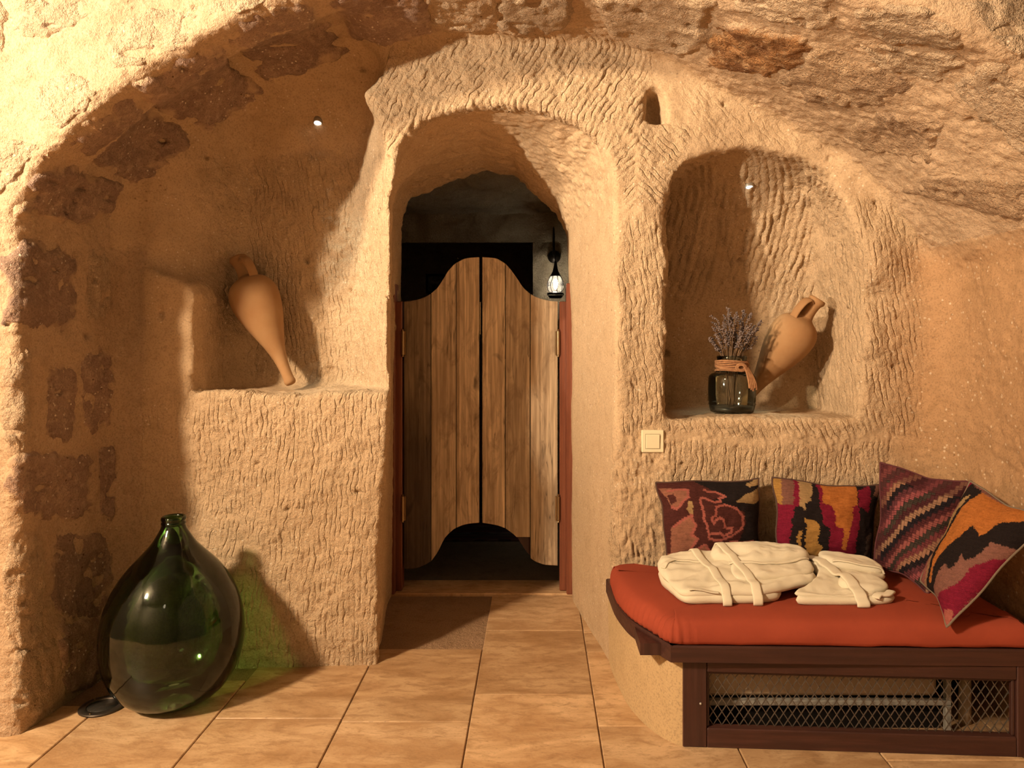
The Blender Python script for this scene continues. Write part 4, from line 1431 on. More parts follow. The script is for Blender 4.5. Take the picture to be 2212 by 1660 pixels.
sweep_rim(rim_o, 0.292, 0.345, 0.05, 'curved_rim')
rf = [(0.4325, 2.395), (1.66, 2.362)]
sweep_rim(rf, 0.292, 0.345, 0.05, 'front_rim')
local(MB().box((0.34, 2.44, 0.296), (1.62, 3.03, 0.335)), bench).build('seat_board', M_BENCH, bench, smooth=False)


def fbar(x0, x1, z0, z1, name, t=0.035, dy=0.0, bev=0.003, mat=None):
    m = MB().box((x0, 0, z0), (x1, t, z1), bev)
    m.v = [(x, y + fy_(x) + dy, z) for x, y, z in m.v]
    return local(m, bench).build(name, mat or M_BENCH, bench, smooth=False)


fbar(0.478, 0.556, 0.0, 0.291, 'stile')
fbar(1.535, 1.66, 0.0, 0.291, 'stile')
fbar(0.557, 1.534, 0.247, 0.291, 'rail', mat=M_BENCH_H)
fbar(0.557, 1.534, 0.0, 0.064, 'rail', mat=M_BENCH_H)
fbar(0.557, 0.566, 0.065, 0.246, 'inner_lip', 0.016, 0.01, 0.002)
fbar(1.524, 1.534, 0.065, 0.246, 'inner_lip', 0.016, 0.01, 0.002)
fbar(0.566, 1.524, 0.238, 0.246, 'inner_lip', 0.016, 0.01, 0.002)
wm = MB()
z0, z1 = 0.060, 0.242
hx = (z1 - z0) / math.tan(math.radians(57))
for s in (1, -1):
    x = 0.556 - hx
    while x < 1.536 + 0.001:
        xa, xb = (x, x + hx) if s > 0 else (x + hx, x)
        pa, pb = np.array([xa, z0]), np.array([xb, z1])
        # clip to the opening
        t0, t1 = 0.0, 1.0
        for lim, sg in ((0.557, 1), (1.534, -1)):
            da = (pa[0] - lim) * sg; db = (pb[0] - lim) * sg
            if da < 0 and db < 0: t0, t1 = 1, 0
            elif da < 0: t0 = max(t0, da / (da - db))
            elif db < 0: t1 = min(t1, da / (da - db))
        if t1 - t0 > 0.05:
            A = pa + (pb - pa) * t0; B = pa + (pb - pa) * t1
            yy = 0.026 + (0.0015 if s > 0 else -0.0015)
            wm.tube([(A[0], fy_(A[0]) + yy, A[1]), (B[0], fy_(B[0]) + yy, B[1])], 0.0019, 4)
        x += 0.0285
local(wm, bench).build('wire_mesh', M_WIRE, bench, smooth=False)
for x, z in ((0.535, 0.145), (1.575, 0.13)):
    local(MB().lathe([(0.0005, 0.0), (0.004, 0.0), (0.004, 0.003), (0.0005, 0.004)], 10, Matrix.Translation((x, fy_(x), z)) @ Matrix.Rotation(math.radians(90), 4, 'X')), bench).build('screw', M_PALEM, bench)
# black sheet painting the shade at the back of the bench hollow
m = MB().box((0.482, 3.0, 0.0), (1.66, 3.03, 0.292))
local(m, bench).build('void_shade_back', M_BLACK, bench, smooth=False)

# heater inside the bench
ht = empty('bench_heater', 'beige heater unit on a pale steel frame behind the wire mesh', 'heater', (1.0, 2.62, 0.0))
def hb(a, b, name, mat, bev=0.004):
    return local(MB().box(a, b, bev), ht).build(name, mat, ht, smooth=False)
hb((0.575, 2.535, 0.112), (1.372, 2.78, 0.262), 'casing', M_HEAT, 0.012)
hb((0.562, 2.510, 0.094), (1.405, 2.534, 0.111), 'front_rail', M_PALEM, 0.002)
hb((0.562, 2.510, 0.0), (0.576, 2.534, 0.093), 'leg', M_PALEM, 0.002)
hb((1.388, 2.510, 0.0), (1.405, 2.534, 0.093), 'leg', M_PALEM, 0.002)
hb((1.388, 2.510, 0.112), (1.405, 2.534, 0.20), 'bracket', M_PALEM, 0.002)
hb((0.580, 2.545, 0.0), (1.385, 2.555, 0.108), 'void_shade_front', M_BLACK, 0.0)  # added black sheet, painting the shade below the casing
hb((0.49, 2.80, 0.0), (1.64, 2.81, 0.28), 'void_shade_rear', M_BLACK, 0.0)  # added black sheet that keeps the hollow behind the heater dark
local(MB().tube([(1.49, 2.58, 0.0), (1.49, 2.58, 0.22)], 0.02, 14), ht).build('pipe', M_HEAT, ht)

# ================================================================ mattress
ZT = 0.432


def outline_pts(pts, n):
    p = np.array(pts, float)
    seg = np.linalg.norm(np.diff(np.vstack([p, p[:1]]), axis=0), axis=1)
    s = np.concatenate([[0], np.cumsum(seg)])
    q = np.vstack([p, p[:1]])
    t = np.linspace(0, s[-1], n, endpoint=False)
    return np.stack([np.interp(t, s, q[:, 0]), np.interp(t, s, q[:, 1])], 1)


mo = [tuple(p) for p in catmull([(0.292, 3.00), (0.291, 2.90), (0.295, 2.78), (0.314, 2.66), (0.342, 2.575), (0.385, 2.487), (0.413, 2.418), (0.440, 2.393)], 5)]
mo += [(0.55, 2.391), (0.8, 2.386), (1.2, 2.374), (1.58, 2.366), (1.60, 2.40), (1.60, 2.6), (1.585, 2.82), (1.52, 2.93), (1.42, 2.985)]
O = outline_pts(mo, 420)
for _ in range(2):
    O = 0.5 * O + 0.25 * (np.roll(O, 1, 0) + np.roll(O, -1, 0))
ctr = np.array([1.0, 2.72])
prof_m = [(0.012, 0.346), (0.004, 0.350), (0.000, 0.362), (0.002, 0.378), (0.006, 0.394), (0.013, 0.408), (0.024, 0.419), (0.040, 0.426), (0.065, 0.430), (0.10, 0.4325)]
inn = np.roll(O, -1, 0) - np.roll(O, 1, 0)
inn = np.stack([-inn[:, 1], inn[:, 0]], 1)
inn /= np.linalg.norm(inn, axis=1, keepdims=True)
if ((ctr - O) * inn).sum() < 0:
    inn = -inn
s_ = np.arange(len(O)) / len(O)
crn = np.exp(-(((O[:, 0] - 0.415) / 0.075) ** 2 + ((O[:, 1] - 2.45) / 0.10) ** 2))
lft = sstep(0.50, 0.42, O[:, 0])
frt = (O[:, 1] < 2.42) * 1.0
verts = []
L_ = np.cumsum(np.linalg.norm(O - np.roll(O, 1, 0), axis=1))
for k, (d, z) in enumerate(prof_m):
    kk = k / (len(prof_m) - 1)
    amp = crn * 0.011 * (1 - kk) * min(1, k / 2 + 0.35) + lft * 0.0025 * (1 - kk)
    wr = np.sin(L_ * 210 + kk * 2.2) + 0.5 * np.sin(L_ * 371 - kk * 3)
    p = O + inn * (d + amp * (0.6 - wr) * 0.8)[:, None]
    n_ = fbm(np.stack([p[:, 0] * 6, p[:, 1] * 6, np.full(len(p), z * 20)], 1), 2)
    p = p - inn * (n_ * 0.004 * (1 - kk))[:, None]
    zz_ = z + crn * (0.004 * wr * (1 - kk) - 0.010 * kk) + 0.002 * n_ * (k > 0)
    if k < 3:
        zz_ = np.maximum(zz_ , 0.347) + frt * 0.004 * fbm(np.stack([O[:, 0] * 9, O[:, 1] * 0, O[:, 0] * 0], 1), 2)
    verts.append(np.column_stack([p, zz_]))
last = verts[-1]
for r in np.linspace(0.12, 0.99, 14):
    q = last.copy()
    q[:, :2] = last[:, :2] + (ctr - last[:, :2]) * r
    w = fbm(np.column_stack([q[:, :2] * 5, q[:, 0] * 0]), 3)
    q[:, 2] = ZT + 0.0035 * w * min(1, r * 4)
    # long soft tension folds running to the front corner
    verts.append(q)
nO = len(O); V_ = np.concatenate(verts)
I = np.arange(len(V_)).reshape(-1, nO)
Q_ = np.stack([I[:-1].ravel(), np.roll(I[:-1], -1, 1).ravel(), np.roll(I[1:], -1, 1).ravel(), I[1:].ravel()], 1)
fl0 = [tuple(q) for q in Q_] + [tuple(I[0][::-1]), tuple(I[-1])]
mt = mesh_from('mattress', V_, fl0, M_CLOTH)
import bmesh
def fixn(o):
    bm = bmesh.new(); bm.from_mesh(o.data); bmesh.ops.recalc_face_normals(bm, faces=bm.faces); bm.to_mesh(o.data); bm.free()
    return o
fixn(mt)
tag(mt, 'rust red fabric covered mattress on the wooden bench', 'mattress')

# ================================================================ kilim cushions
def fabric_mat(name):
    m, nt, b = new_mat(name)
    g = N(nt)
    c = g.attr('pattern')[0]
    v = g.coord()
    c = g.mix(g.ramp(g.noise(v, 120, 3), [(0.3, 0.35), (0.6, 0.0)]), c, g.mix(1.0, c, (0.45, 0.42, 0.4), 'MULTIPLY'))
    g.L(c, b.inputs['Base Color'])
    b.inputs['Roughness'].default_value = 0.95
    b.inputs['Specular IOR Level'].default_value = 0.1
    wv = g.node('ShaderNodeTexWave', wave_type='BANDS', bands_direction='Z'); g.L(v, wv.inputs[0])
    wv.inputs['Scale'].default_value = 95; wv.inputs['Distortion'].default_value = 1.5
    h = g.math('ADD', g.math('MULTIPLY', wv.outputs[1], 0.7), g.noise(v, 260, 3))
    g.L(g.bump(h, 0.45, 0.003), b.inputs['Normal'])
    return m


M_KILIM = fabric_mat('kilim_weave')


def inpoly(pts, X, Y):
    return poly_sd(pts, X, Y) < 0


def line_d(pts, X, Y):
    d = np.full(X.shape, 1e9)
    for a, b in zip(pts[:-1], pts[1:]):
        a = np.array(a, float); b = np.array(b, float); e = b - a
        t = np.clip(((X - a[0]) * e[0] + (Y - a[1]) * e[1]) / (e @ e), 0, 1)
        d = np.minimum(d, np.hypot(X - a[0] - t * e[0], Y - a[1] - t * e[1]))
    return d


def cushion(label, corners, crop, paint, thick=0.13, back=(0.10, 0.05, 0.035), n=150):
    """corners: TL, TR, BR, BL in space; crop: the same corners in pattern units; paint(x, y) -> colours"""
    C = [Vector(c) for c in corners]
    base = (C[2] + C[3]) / 2
    root = empty('cushion', label, 'cushion', base, 'woven cushions on the bench')
    nrm = (C[3] - C[0]).cross(C[1] - C[0]).normalized()
    if nrm.y > 0: nrm = -nrm
    u = np.linspace(0, 1, n)
    U, Vv = np.meshgrid(u, u)
    U = U.ravel(); Vv = Vv.ravel()
    bil = lambda K: (np.outer((1 - U) * (1 - Vv), K[0]) + np.outer(U * (1 - Vv), K[1]) + np.outer(U * Vv, K[2]) + np.outer((1 - U) * Vv, K[3]))
    cu, cv = 2 * U - 1, 2 * Vv - 1
    # edges drawn in between the pointed corners
    pin = 0.055
    Us = 0.5 + 0.5 * cu * (1 - pin * (1 - cv ** 2) * np.abs(cu))
    Vs = 0.5 + 0.5 * cv * (1 - pin * (1 - cu ** 2) * np.abs(cv))
    U0, V0 = U, Vv
    U, Vv = Us, Vs
    P3 = bil([np.array(c) for c in C])
    U, Vv = U0, V0
    eh = (C[1] - C[0]).normalized(); ev = (C[3] - C[0]).normalized()
    w1 = noise3(np.column_stack([U * 2.6 + base.x * 7, Vv * 2.6, U * 0 + 3.1])); w2 = noise3(np.column_stack([U * 2.6 + 9, Vv * 2.6 + base.x * 5, U * 0 + 7.7]))
    P3 = P3 + np.outer(w1 * 0.016, np.array(eh)) + np.outer(w2 * 0.016, np.array(ev))
    q = bil([np.array(c, float) for c in crop])
    inf = np.clip((1 - np.abs(cu) ** 2.2), 0, 1) ** 0.62 * np.clip((1 - np.abs(cv) ** 2.2), 0, 1) ** 0.62
    wr = fbm(np.column_stack([U * 4 + base.x * 9, Vv * 4, U * 0]), 3)
    inf = inf + 0.10 * wr * np.clip(inf * 3, 0, 1)
    nv = np.array(nrm)
    colr = 0.66 * np.array(paint(q[:, 0], q[:, 1]), np.float32)
    for nm, sg, kk in (('front_panel', 1, 0.58), ('back_panel', -1, 0.42)):
        p = P3 + nv * (sg * thick * kk * inf)[:, None] - np.array(base)
        step = 1 if sg > 0 else 5
        I = np.arange(n * n).reshape(n, n)
        if sg < 0:
            sel = np.unique(np.append(np.arange(0, n, 5), n - 1))
            I0 = I[np.ix_(sel, sel)]
            p = p[I0.ravel()]; I = np.arange(len(sel) ** 2).reshape(len(sel), len(sel))
        Q = np.stack([I[:-1, :-1].ravel(), I[1:, :-1].ravel(), I[1:, 1:].ravel(), I[:-1, 1:].ravel()], 1)
        if sg < 0: Q = Q[:, ::-1]
        o = mesh_from(nm, p, None, M_KILIM if sg > 0 else simple('cushion_back', back, 0.95), root, quads=Q)
        if sg > 0:
            at = o.data.attributes.new('pattern', 'FLOAT_COLOR', 'POINT')
            at.data.foreach_set('color', np.column_stack([colr, np.ones(len(colr))]).astype(np.float32).ravel())
    # sewn edge
    e = np.concatenate([np.arange(n), np.arange(n - 1, n * n, n)[1:], np.arange(n * n - 1, n * n - n - 1, -1)[1:], np.arange(n * n - n, -1, -n)[1:]])
    pe = [Vector(P3[i]) - base for i in e[::6]]
    MB().tube(pe + [pe[0]], 0.004, 6).build('seam', simple('seam_cord', tuple(np.array(back) * 0.8), 0.95), root)
    return root


BLK = (0.024, 0.016, 0.016); MAR = (0.105, 0.030, 0.026); MAG = (0.27, 0.016, 0.045); ORG = (0.60, 0.20, 0.048); MUS = (0.52, 0.27, 0.075)
TAN = (0.50, 0.31, 0.145); MAU = (0.27, 0.115, 0.085); PNK = (0.50, 0.145, 0.115); RSE = (0.38, 0.155, 0.10)


def rag(X, Y, a=7, q=9):
    """weaver's stepped outline"""
    yq = np.floor(Y / q)
    return X + a * (hash2(yq.astype(np.int32) + 300, np.zeros(len(Y), np.int32)) - 0.5) * 2, Y


def painter(bg, ops, a=6, q=9):
    def f(X, Y):
        Xr, Yr = rag(X, Y, a, q)
        Yr = np.floor(Yr / 7) * 7 + 3.5
        out = np.tile(np.array(bg, np.float32), (len(X), 1))
        for kind, pts, c in ops:
            m = inpoly(pts, Xr, Yr) if kind == 'p' else line_d(pts, Xr, Yr) < 7
            out[m] = c
        return out * (0.86 + 0.28 * hash2(np.floor(Y / 4).astype(np.int32), np.floor(X / 40).astype(np.int32)))[:, None]
    return f


P1 = painter(MAR, [
    ('p', [(300, 150), (700, 130), (700, 660), (540, 660), (560, 520), (600, 400), (590, 350), (480, 300), (400, 270), (480, 240), (420, 205)], BLK),
    ('p', [(540, 290), (600, 230), (700, 180), (700, 255), (650, 295)], TAN),
    ('p', [(600, 160), (700, 130), (700, 170), (620, 180)], TAN),
    ('p', [(110, 195), (270, 205), (265, 260), (200, 330), (165, 320), (140, 250)], RSE),
    ('p', [(150, 250), (190, 240), (200, 290), (165, 310)], MAR),
    ('p', [(265, 290), (290, 285), (290, 385), (255, 345)], TAN),
    ('p', [(165, 425), (285, 370), (300, 420), (268, 470), (300, 490), (250, 570), (200, 640), (165, 600)], RSE),
    ('p', [(150, 570), (250, 560), (350, 525), (380, 555), (440, 535), (520, 515), (500, 660), (150, 660)], RSE),
    ('p', [(320, 560), (420, 590), (380, 640), (300, 620)], MAR),
    ('l', [(160, 215), (265, 210), (265, 262), (200, 335), (165, 320)], PNK),
    ('l', [(180, 420), (285, 370), (300, 425), (268, 470), (305, 490), (252, 572), (350, 522), (382, 555), (440, 535), (520, 512), (640, 520), (690, 545)], PNK),
    ('l', [(360, 205), (430, 212), (485, 245), (440, 258), (455, 280), (410, 285), (350, 255), (330, 262), (345, 350), (365, 440), (375, 490), (440, 500), (520, 480), (575, 440), (587, 380), (545, 330), (480, 303), (420, 315),
           (415, 370), (395, 380), (400, 410), (440, 380), (470, 390), (470, 430), (520, 432), (515, 460), (470, 475), (440, 458), (385, 465)], PNK)], a=4)
P2 = painter(BLK, [
    ('p', [(740, 110), (815, 130), (800, 312), (760, 312)], MUS), ('p', [(815, 130), (895, 150), (862, 312), (800, 305)], MAU),
    ('p', [(740, 300), (862, 312), (850, 440), (835, 700), (740, 700)], MAG), ('p', [(885, 140), (925, 140), (895, 310), (855, 320), (862, 300)], MAG),
    ('p', [(905, 140), (985, 140), (960, 270), (930, 290), (920, 335), (895, 310)], TAN),
    ('p', [(920, 380), (985, 390), (990, 530), (1020, 540), (1025, 700), (920, 700)], MUS), ('p', [(884, 450), (902, 450), (897, 555), (880, 545)], MUS),
    ('p', [(1005, 140), (1060, 140), (1100, 290), (1245, 300), (1245, 390), (1215, 450), (1220, 700), (1090, 700), (1060, 540), (1050, 420), (1022, 410)], MAG),
    ('p', [(1040, 130), (1250, 130), (1245, 300), (1205, 310), (1190, 400), (1165, 415), (1160, 555), (1140, 555), (1128, 415), (1100, 410), (1095, 290), (1030, 270)], ORG),
    ('p', [(1255, 200), (1320, 170), (1335, 290), (1320, 345), (1250, 310)], MAG),
    ('p', [(1360, 150), (1420, 150), (1400, 260), (1345, 240)], MAU), ('p', [(1290, 470), (1340, 450), (1330, 620), (1280, 640)], (0.09, 0.06, 0.05))], a=7)
pal3 = np.array([(0.13, 0.035, 0.04), (0.40, 0.12, 0.11), (0.075, 0.055, 0.045), (0.24, 0.06, 0.065), (0.45, 0.22, 0.14), (0.03, 0.02, 0.024), (0.17, 0.05, 0.06), (0.42, 0.115, 0.125), (0.085, 0.062, 0.05), (0.12, 0.035, 0.04), (0.46, 0.25, 0.16), (0.028, 0.02, 0.026)], np.float32)


def P3_(X, Y):
    i = np.floor(X / 0.019).astype(np.int32); j = np.floor(Y / 0.0088).astype(np.int32)
    k = np.floor_divide(np.floor_divide(j, 2) + i, 2) % 12
    out = pal3[k].copy()
    bar = ((X / 0.019) % 1 < 0.16) | ((Y / 0.0088) % 1 < 0.22)
    out[bar] *= 0.45
    edge = (Y < 0.06) | (X < 0.04)
    out[edge] = out[edge] * 0.4 + np.array((0.12, 0.03, 0.035)) * 0.6
    return out


P4 = painter((0.31, 0.135, 0.105), [
    ('p', [(1560, 640), (1720, 500), (1760, 640), (1700, 800)], (0.40, 0.14, 0.12)),
    ('p', [(1800, 130), (2000, 240), (1985, 290), (1900, 300), (1820, 280)], BLK), ('p', [(1840, 150), (1930, 170), (1860, 260), (1820, 260)], MAG),
    ('p', [(1895, 285), (1965, 262), (1850, 400), (1795, 490), (1740, 560), (1790, 400)], TAN), ('p', [(1740, 540), (1800, 480), (1765, 640), (1720, 810), (1680, 780), (1710, 640)], (0.47, 0.25, 0.14)),
    ('p', [(1985, 235), (2015, 250), (1875, 420), (1825, 560), (1800, 660), (1775, 765), (1870, 780), (1800, 880), (1725, 815), (1722, 740), (1758, 640), (1797, 490), (1850, 400), (1930, 300)], BLK),
    ('p', [(2010, 245), (2212, 300), (2480, 380), (2212, 425), (2130, 515), (2060, 460), (2000, 545), (1930, 575), (1880, 625), (1825, 665), (1790, 772), (1762, 765), (1800, 640), (1830, 520), (1872, 420)], ORG),
    ('p', [(2060, 460), (2130, 515), (2212, 425), (2480, 380), (2420, 600), (2212, 545), (2150, 645), (2080, 665), (2060, 625), (1990, 725), (1940, 690), (1880, 765), (1800, 880), (1795, 772), (1830, 665), (1930, 575), (2000, 545)], BLK),
    ('p', [(2230, 640), (2120, 705), (2050, 800), (1950, 860), (1890, 910), (1960, 960), (2060, 1040), (2150, 850), (2230, 760), (2480, 600)], MAG),
    ('p', [(2010, 940), (2080, 930), (2080, 1040), (2000, 1020)], PNK)], a=8, q=8)

cushion('brown and black woven cushion with a pink outlined curling motif', [P(1416, 1040, 2.985), P(1638, 1030, 2.985), P(1642, 1226, 2.905), P(1444, 1230, 2.905)],
        [(98, 158), (690, 138), (690, 660), (160, 650)], P1, 0.12)
cushion('woven cushion with ragged magenta, mustard and black vertical bands', [P(1668, 1032, 2.975), P(1900, 1050, 2.965), P(1885, 1228, 2.90), P(1678, 1228, 2.90)],
        [(765, 132), (1395, 180), (1345, 660), (790, 660)], P2, 0.12)
cushion('maroon and black cushion with fine stepped diagonal stripes, in the corner', [P(1906, 1004, 2.94), P(2094, 1042, 2.77), P(2010, 1284, 2.63), P(1888, 1222, 2.86)],
        [(0, 0), (0.42, 0), (0.42, 0.42), (0, 0.42)], P3_, 0.10, (0.12, 0.03, 0.035))
cushion('orange and black woven cushion with a magenta foot, nearest the bench end', [P(2096, 1046, 2.60), P(2262, 1118, 2.33), P(2052, 1356, 2.335), P(1988, 1252, 2.62)],
        [(1888, 180), (2420, 380), (2060, 1020), (1616, 716)], P4, 0.12, (0.22, 0.16, 0.11))

# ================================================================ folded bathrobes
from mathutils.bvhtree import BVHTree


def closed_catmull(pts, n=12):
    p = [np.array(q, float) for q in pts]; m = len(p); out = []
    for i in range(m):
        p0, p1, p2, p3 = p[i - 1], p[i], p[(i + 1) % m], p[(i + 2) % m]
        for k in range(n):
            t = k / n
            out.append(0.5 * ((2 * p1) + (-p0 + p2) * t + (2 * p0 - 5 * p1 + 4 * p2 - p3) * t * t + (-p0 + 3 * p1 - 3 * p2 + p3) * t ** 3))
    return np.array(out)


def pad(outline, zb, zt, seed=0, amp=0.004, round_=0.022, rings=22, freq=12):
    """a soft folded layer: rounded rim, underside zb(x,y), upper side zt(x,y)"""
    O = closed_catmull(outline)
    c = O.mean(0)
    n = len(O)
    R = np.linalg.norm(O - c, axis=1)
    vs = []
    prof = []
    for i in range(rings):          # top, centre to rim
        prof.append((0.02 + 0.98 * (i / (rings - 1)) ** 0.75, 1))
    for i in range(8):
        prof.append((1 - 0.5 * ((i + 1) / 8) ** 1.3, -1))
    for rho, sd in prof:
        xy = c + (O - c) * rho
        d = (1 - rho) * R
        e = np.sqrt(np.clip(1 - np.clip(1 - d / round_, 0, 1) ** 2, 0, 1))
        lo, hi = zb(xy[:, 0], xy[:, 1]), zt(xy[:, 0], xy[:, 1])
        mid = (lo + hi) / 2
        p3 = np.column_stack([xy * freq, np.full(n, seed * 3.1)])
        w = fbm(p3, 3)
        rdg = -np.abs(noise3(p3 * np.array([0.55, 1.5, 1]) + 11)) * 1.4
        z = mid + sd * (hi - lo) / 2 * e + (amp * (w + rdg) * e if sd > 0 else 0)
        jit = 1 + 0.012 * noise3(np.column_stack([O * 22, np.full(n, seed * 7.7)]))
        xy = c + (O - c) * (rho * jit)[:, None]
        vs.append(np.column_stack([xy, z]))
    V = np.concatenate(vs)
    I = np.arange(len(V)).reshape(-1, n)
    Q = np.stack([I[:-1].ravel(), np.roll(I[:-1], -1, 1).ravel(), np.roll(I[1:], -1, 1).ravel(), I[1:].ravel()], 1)
    return V, [tuple(q) for q in Q] + [tuple(I[0]), tuple(I[-1])]


def robe(label, loc, layers, belts, rolls):
    root = empty('bathrobe', label, 'bathrobe', loc, 'folded bathrobes on the mattress')
    allv, allf = [], []
    for nm, outline, zb, zt, kw in layers:
        V, Fc = pad(outline, zb, zt, **kw)
        o = mesh_from(nm, V - np.array(loc), Fc, M_ROBE, root); fixn(o)
        b = len(allv); allv += [Vector(v) for v in V]; allf += [tuple(i + b for i in f) for f in Fc]
    bvh = BVHTree.FromPolygons(allv, allf)
    def top(x, y):
        h = bvh.ray_cast(Vector((x, y, 1.0)), Vector((0, 0, -1)))
        return max(h[0].z if h[0] is not None else ZT, ZT)
    def strip(path, w, t, name, n=46, drop=False):
        c = catmull(path, max(2, n // (len(path) - 1)))
        z = np.array([top(p[0], p[1]) for p in c])
        ok = z > ZT + 0.012
        if drop:
            k1 = len(c) - 1
            while k1 > 2 and not ok[k1]: k1 -= 1
            c = c[:k1 + 1]; z = z[:k1 + 1]
        for _ in range(4):
            zz = np.concatenate([[z[0]], z, [z[-1]]]); z = np.maximum(z, 0.25 * zz[:-2] + 0.5 * zz[1:-1] + 0.25 * zz[2:])
        pts = [Vector((p[0], p[1], h + t * 0.5)) for p, h in zip(c, z)]
        dirs = [Vector((c[min(i + 1, len(c) - 1)] - c[max(i - 1, 0)]).tolist() + [0]).normalized() for i in range(len(c))]
        if drop:
            e = pts[-1]; dv = dirs[-1]; ze = e.z
            for s in (0.25, 0.5, 0.75, 1.0):
                zz_ = ze + (ZT + 0.003 - ze) * s
                pts.append(Vector((e.x, e.y, 0)) + dv * (0.008 + 0.010 * math.sin(min(1, s * 1.6) * 1.57)) + Vector((0, 0, zz_))); dirs.append(dv)
        m = MB(); k = 8
        for i, p in enumerate(pts):
            tg = (pts[min(i + 1, len(pts) - 1)] - pts[max(i - 1, 0)]).normalized()
            sd = Vector((-dirs[i].y, dirs[i].x, 0))
            up = sd.cross(tg).normalized()
            if up.z < -0.2: up = -up
            if i >= len(c) and up.dot(dirs[i]) < 0: up = -up
            for a in range(2 * k):
                an = 2 * math.pi * a / (2 * k)
                ex = abs(math.cos(an)) ** 0.6 * (1 if math.cos(an) > 0 else -1)
                ez = abs(math.sin(an)) ** 0.6 * (1 if math.sin(an) > 0 else -1)
                m.v.append(tuple(p + sd * ex * w / 2 + up * ez * t * 0.55))
        for i in range(len(pts) - 1):
            for j in range(2 * k):
                m.f.append((i * 2 * k + j, i * 2 * k + (j + 1) % (2 * k), (i + 1) * 2 * k + (j + 1) % (2 * k), (i + 1) * 2 * k + j))
        m.f.append(tuple(range(2 * k))); e = (len(pts) - 1) * 2 * k; m.f.append(tuple(e + j for j in range(2 * k)))
        o = local(m, root).build(name, M_ROBE, root); fixn(o)
        return o
    for path, w, t in belts:
        strip(path, w, t, 'belt', drop=True)
    for path, w, t, nm in rolls:
        strip(path, w, t, nm)
    return root


flat = lambda z: (lambda x, y: np.full(np.shape(x), z))
ZM = ZT - 0.001
t1 = lambda x, y: ZM + 0.042 + 0.19 * np.clip(y - 2.53, 0, 0.28) + 0.012 * np.sin((x - 0.45) * 5)
o1 = [(0.50, 2.530), (0.61, 2.527), (0.72, 2.527), (0.80, 2.54), (0.90, 2.585), (0.985, 2.63), (1.005, 2.70), (0.985, 2.79), (0.90, 2.855), (0.75, 2.85), (0.60, 2.83), (0.475, 2.80), (0.445, 2.73), (0.465, 2.62)]
lay1 = [('body', [(0.505, 2.528), (0.61, 2.522), (0.72, 2.522), (0.79, 2.535), (0.85, 2.575), (0.86, 2.70), (0.84, 2.82), (0.60, 2.83), (0.475, 2.80), (0.450, 2.73), (0.47, 2.62)], flat(ZM), lambda x, y: ZM + 0.034 + 0.10 * np.clip(y - 2.53, 0, 0.3), dict(seed=1, round_=0.018)),
        ('top_fold', o1, lambda x, y: ZM + 0.020 + 0.10 * np.clip(y - 2.53, 0, 0.3), t1, dict(seed=2, amp=0.009, round_=0.026)),
        ('front_flap', [(0.70, 2.60), (0.80, 2.605), (0.93, 2.635), (1.0, 2.675), (1.0, 2.75), (0.93, 2.80), (0.80, 2.79), (0.72, 2.74)], lambda x, y: t1(x, y) - 0.02, lambda x, y: t1(x, y) + 0.010, dict(seed=3, amp=0.007)),
        ('collar', [(0.66, 2.735), (0.80, 2.70), (0.93, 2.715), (1.005, 2.745), (1.01, 2.80), (0.94, 2.84), (0.84, 2.855), (0.74, 2.84), (0.66, 2.80)], lambda x, y: t1(x, y) - 0.02, lambda x, y: t1(x, y) + 0.026 + 0.05 * np.clip(x - 0.75, 0, 0.2), dict(seed=4, amp=0.010, round_=0.03))]
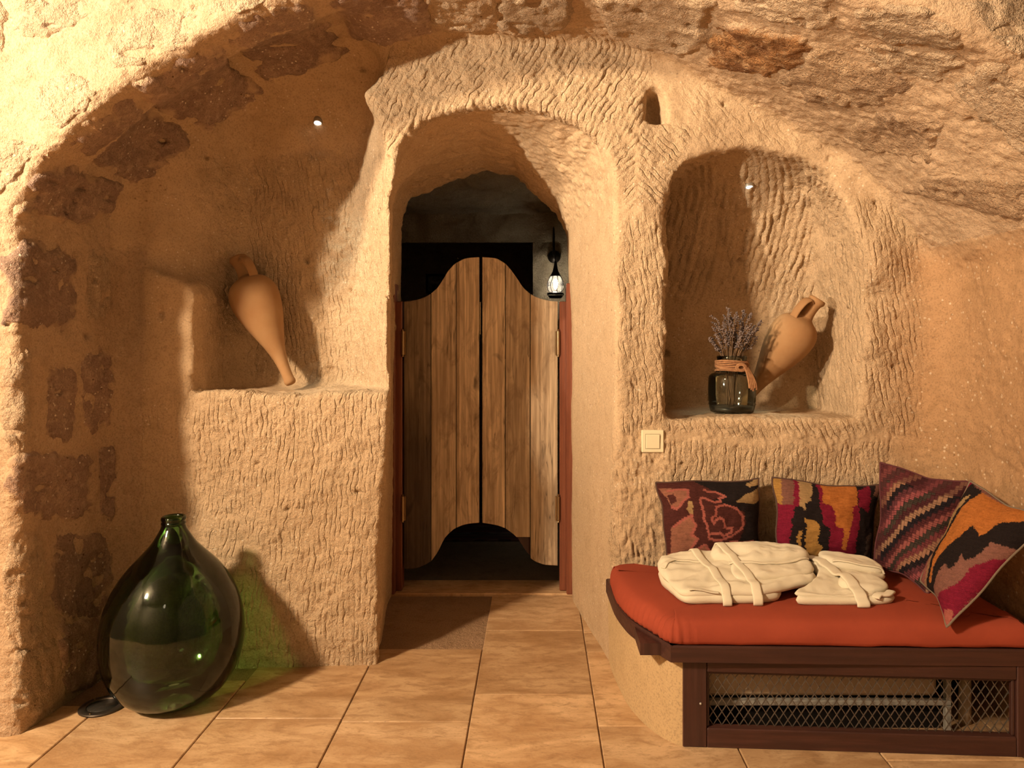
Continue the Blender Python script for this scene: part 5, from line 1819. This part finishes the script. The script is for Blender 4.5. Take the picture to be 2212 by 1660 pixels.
robe('cream folded bathrobe tied with two belt loops, lying in front of the motif cushion', (0.72, 2.68, ZT), lay1,
     [([(0.585, 2.86), (0.600, 2.78), (0.625, 2.68), (0.640, 2.60), (0.645, 2.545), (0.645, 2.512)], 0.032, 0.008), ([(0.675, 2.87), (0.700, 2.78), (0.730, 2.68), (0.745, 2.60), (0.750, 2.55), (0.750, 2.515)], 0.034, 0.008)],
     [([(0.46, 2.70), (0.50, 2.745), (0.56, 2.745), (0.62, 2.725)], 0.018, 0.005, 'hem'), ([(0.70, 2.70), (0.80, 2.685), (0.92, 2.70), (1.0, 2.735)], 0.014, 0.006, 'piping'),
      ([(0.52, 2.535), (0.56, 2.535), (0.62, 2.53)], 0.022, 0.004, 'cuff')])
t2 = lambda x, y: ZM + 0.040 + 0.15 * np.clip(y - 2.53, 0, 0.25) - 0.06 * np.clip(x - 1.12, 0, 0.2)
o2 = [(0.885, 2.540), (1.0, 2.522), (1.10, 2.520), (1.16, 2.545), (1.20, 2.63), (1.265, 2.69), (1.262, 2.76), (1.16, 2.82), (1.06, 2.85), (1.02, 2.80), (1.02, 2.70), (0.955, 2.60)]
lay2 = [('body', [(0.885, 2.530), (1.0, 2.512), (1.12, 2.510), (1.20, 2.522), (1.235, 2.56), (1.225, 2.62), (1.20, 2.70), (1.10, 2.78), (1.05, 2.72), (1.0, 2.62)], flat(ZM), lambda x, y: ZM + 0.030 + 0.04 * np.clip(y - 2.53, 0, 0.3), dict(seed=6, round_=0.016)),
        ('top_fold', o2, lambda x, y: ZM + 0.022 + 0.05 * np.clip(y - 2.53, 0, 0.3), t2, dict(seed=7, amp=0.009, round_=0.024)),
        ('sleeve', [(1.06, 2.60), (1.15, 2.555), (1.215, 2.575), (1.235, 2.62), (1.20, 2.665), (1.12, 2.68)], lambda x, y: ZM + 0.02 + x * 0, lambda x, y: t2(x, y) + 0.010, dict(seed=8, amp=0.004)),
        ('collar', [(1.08, 2.74), (1.17, 2.705), (1.25, 2.695), (1.272, 2.73), (1.25, 2.78), (1.17, 2.825), (1.08, 2.84)], lambda x, y: t2(x, y) - 0.015, lambda x, y: t2(x, y) + 0.020, dict(seed=9, amp=0.005))]
robe('cream folded bathrobe with one wide belt, lying beside the corner cushions', (1.08, 2.66, ZT), lay2,
     [([(1.035, 2.85), (1.045, 2.78), (1.075, 2.68), (1.095, 2.60), (1.10, 2.54), (1.10, 2.505)], 0.044, 0.009)],
     [([(1.09, 2.735), (1.16, 2.715), (1.23, 2.70), (1.265, 2.70)], 0.014, 0.006, 'piping'), ([(1.15, 2.515), (1.17, 2.53), (1.20, 2.535), (1.225, 2.56)], 0.028, 0.010, 'loose_belt_end')])
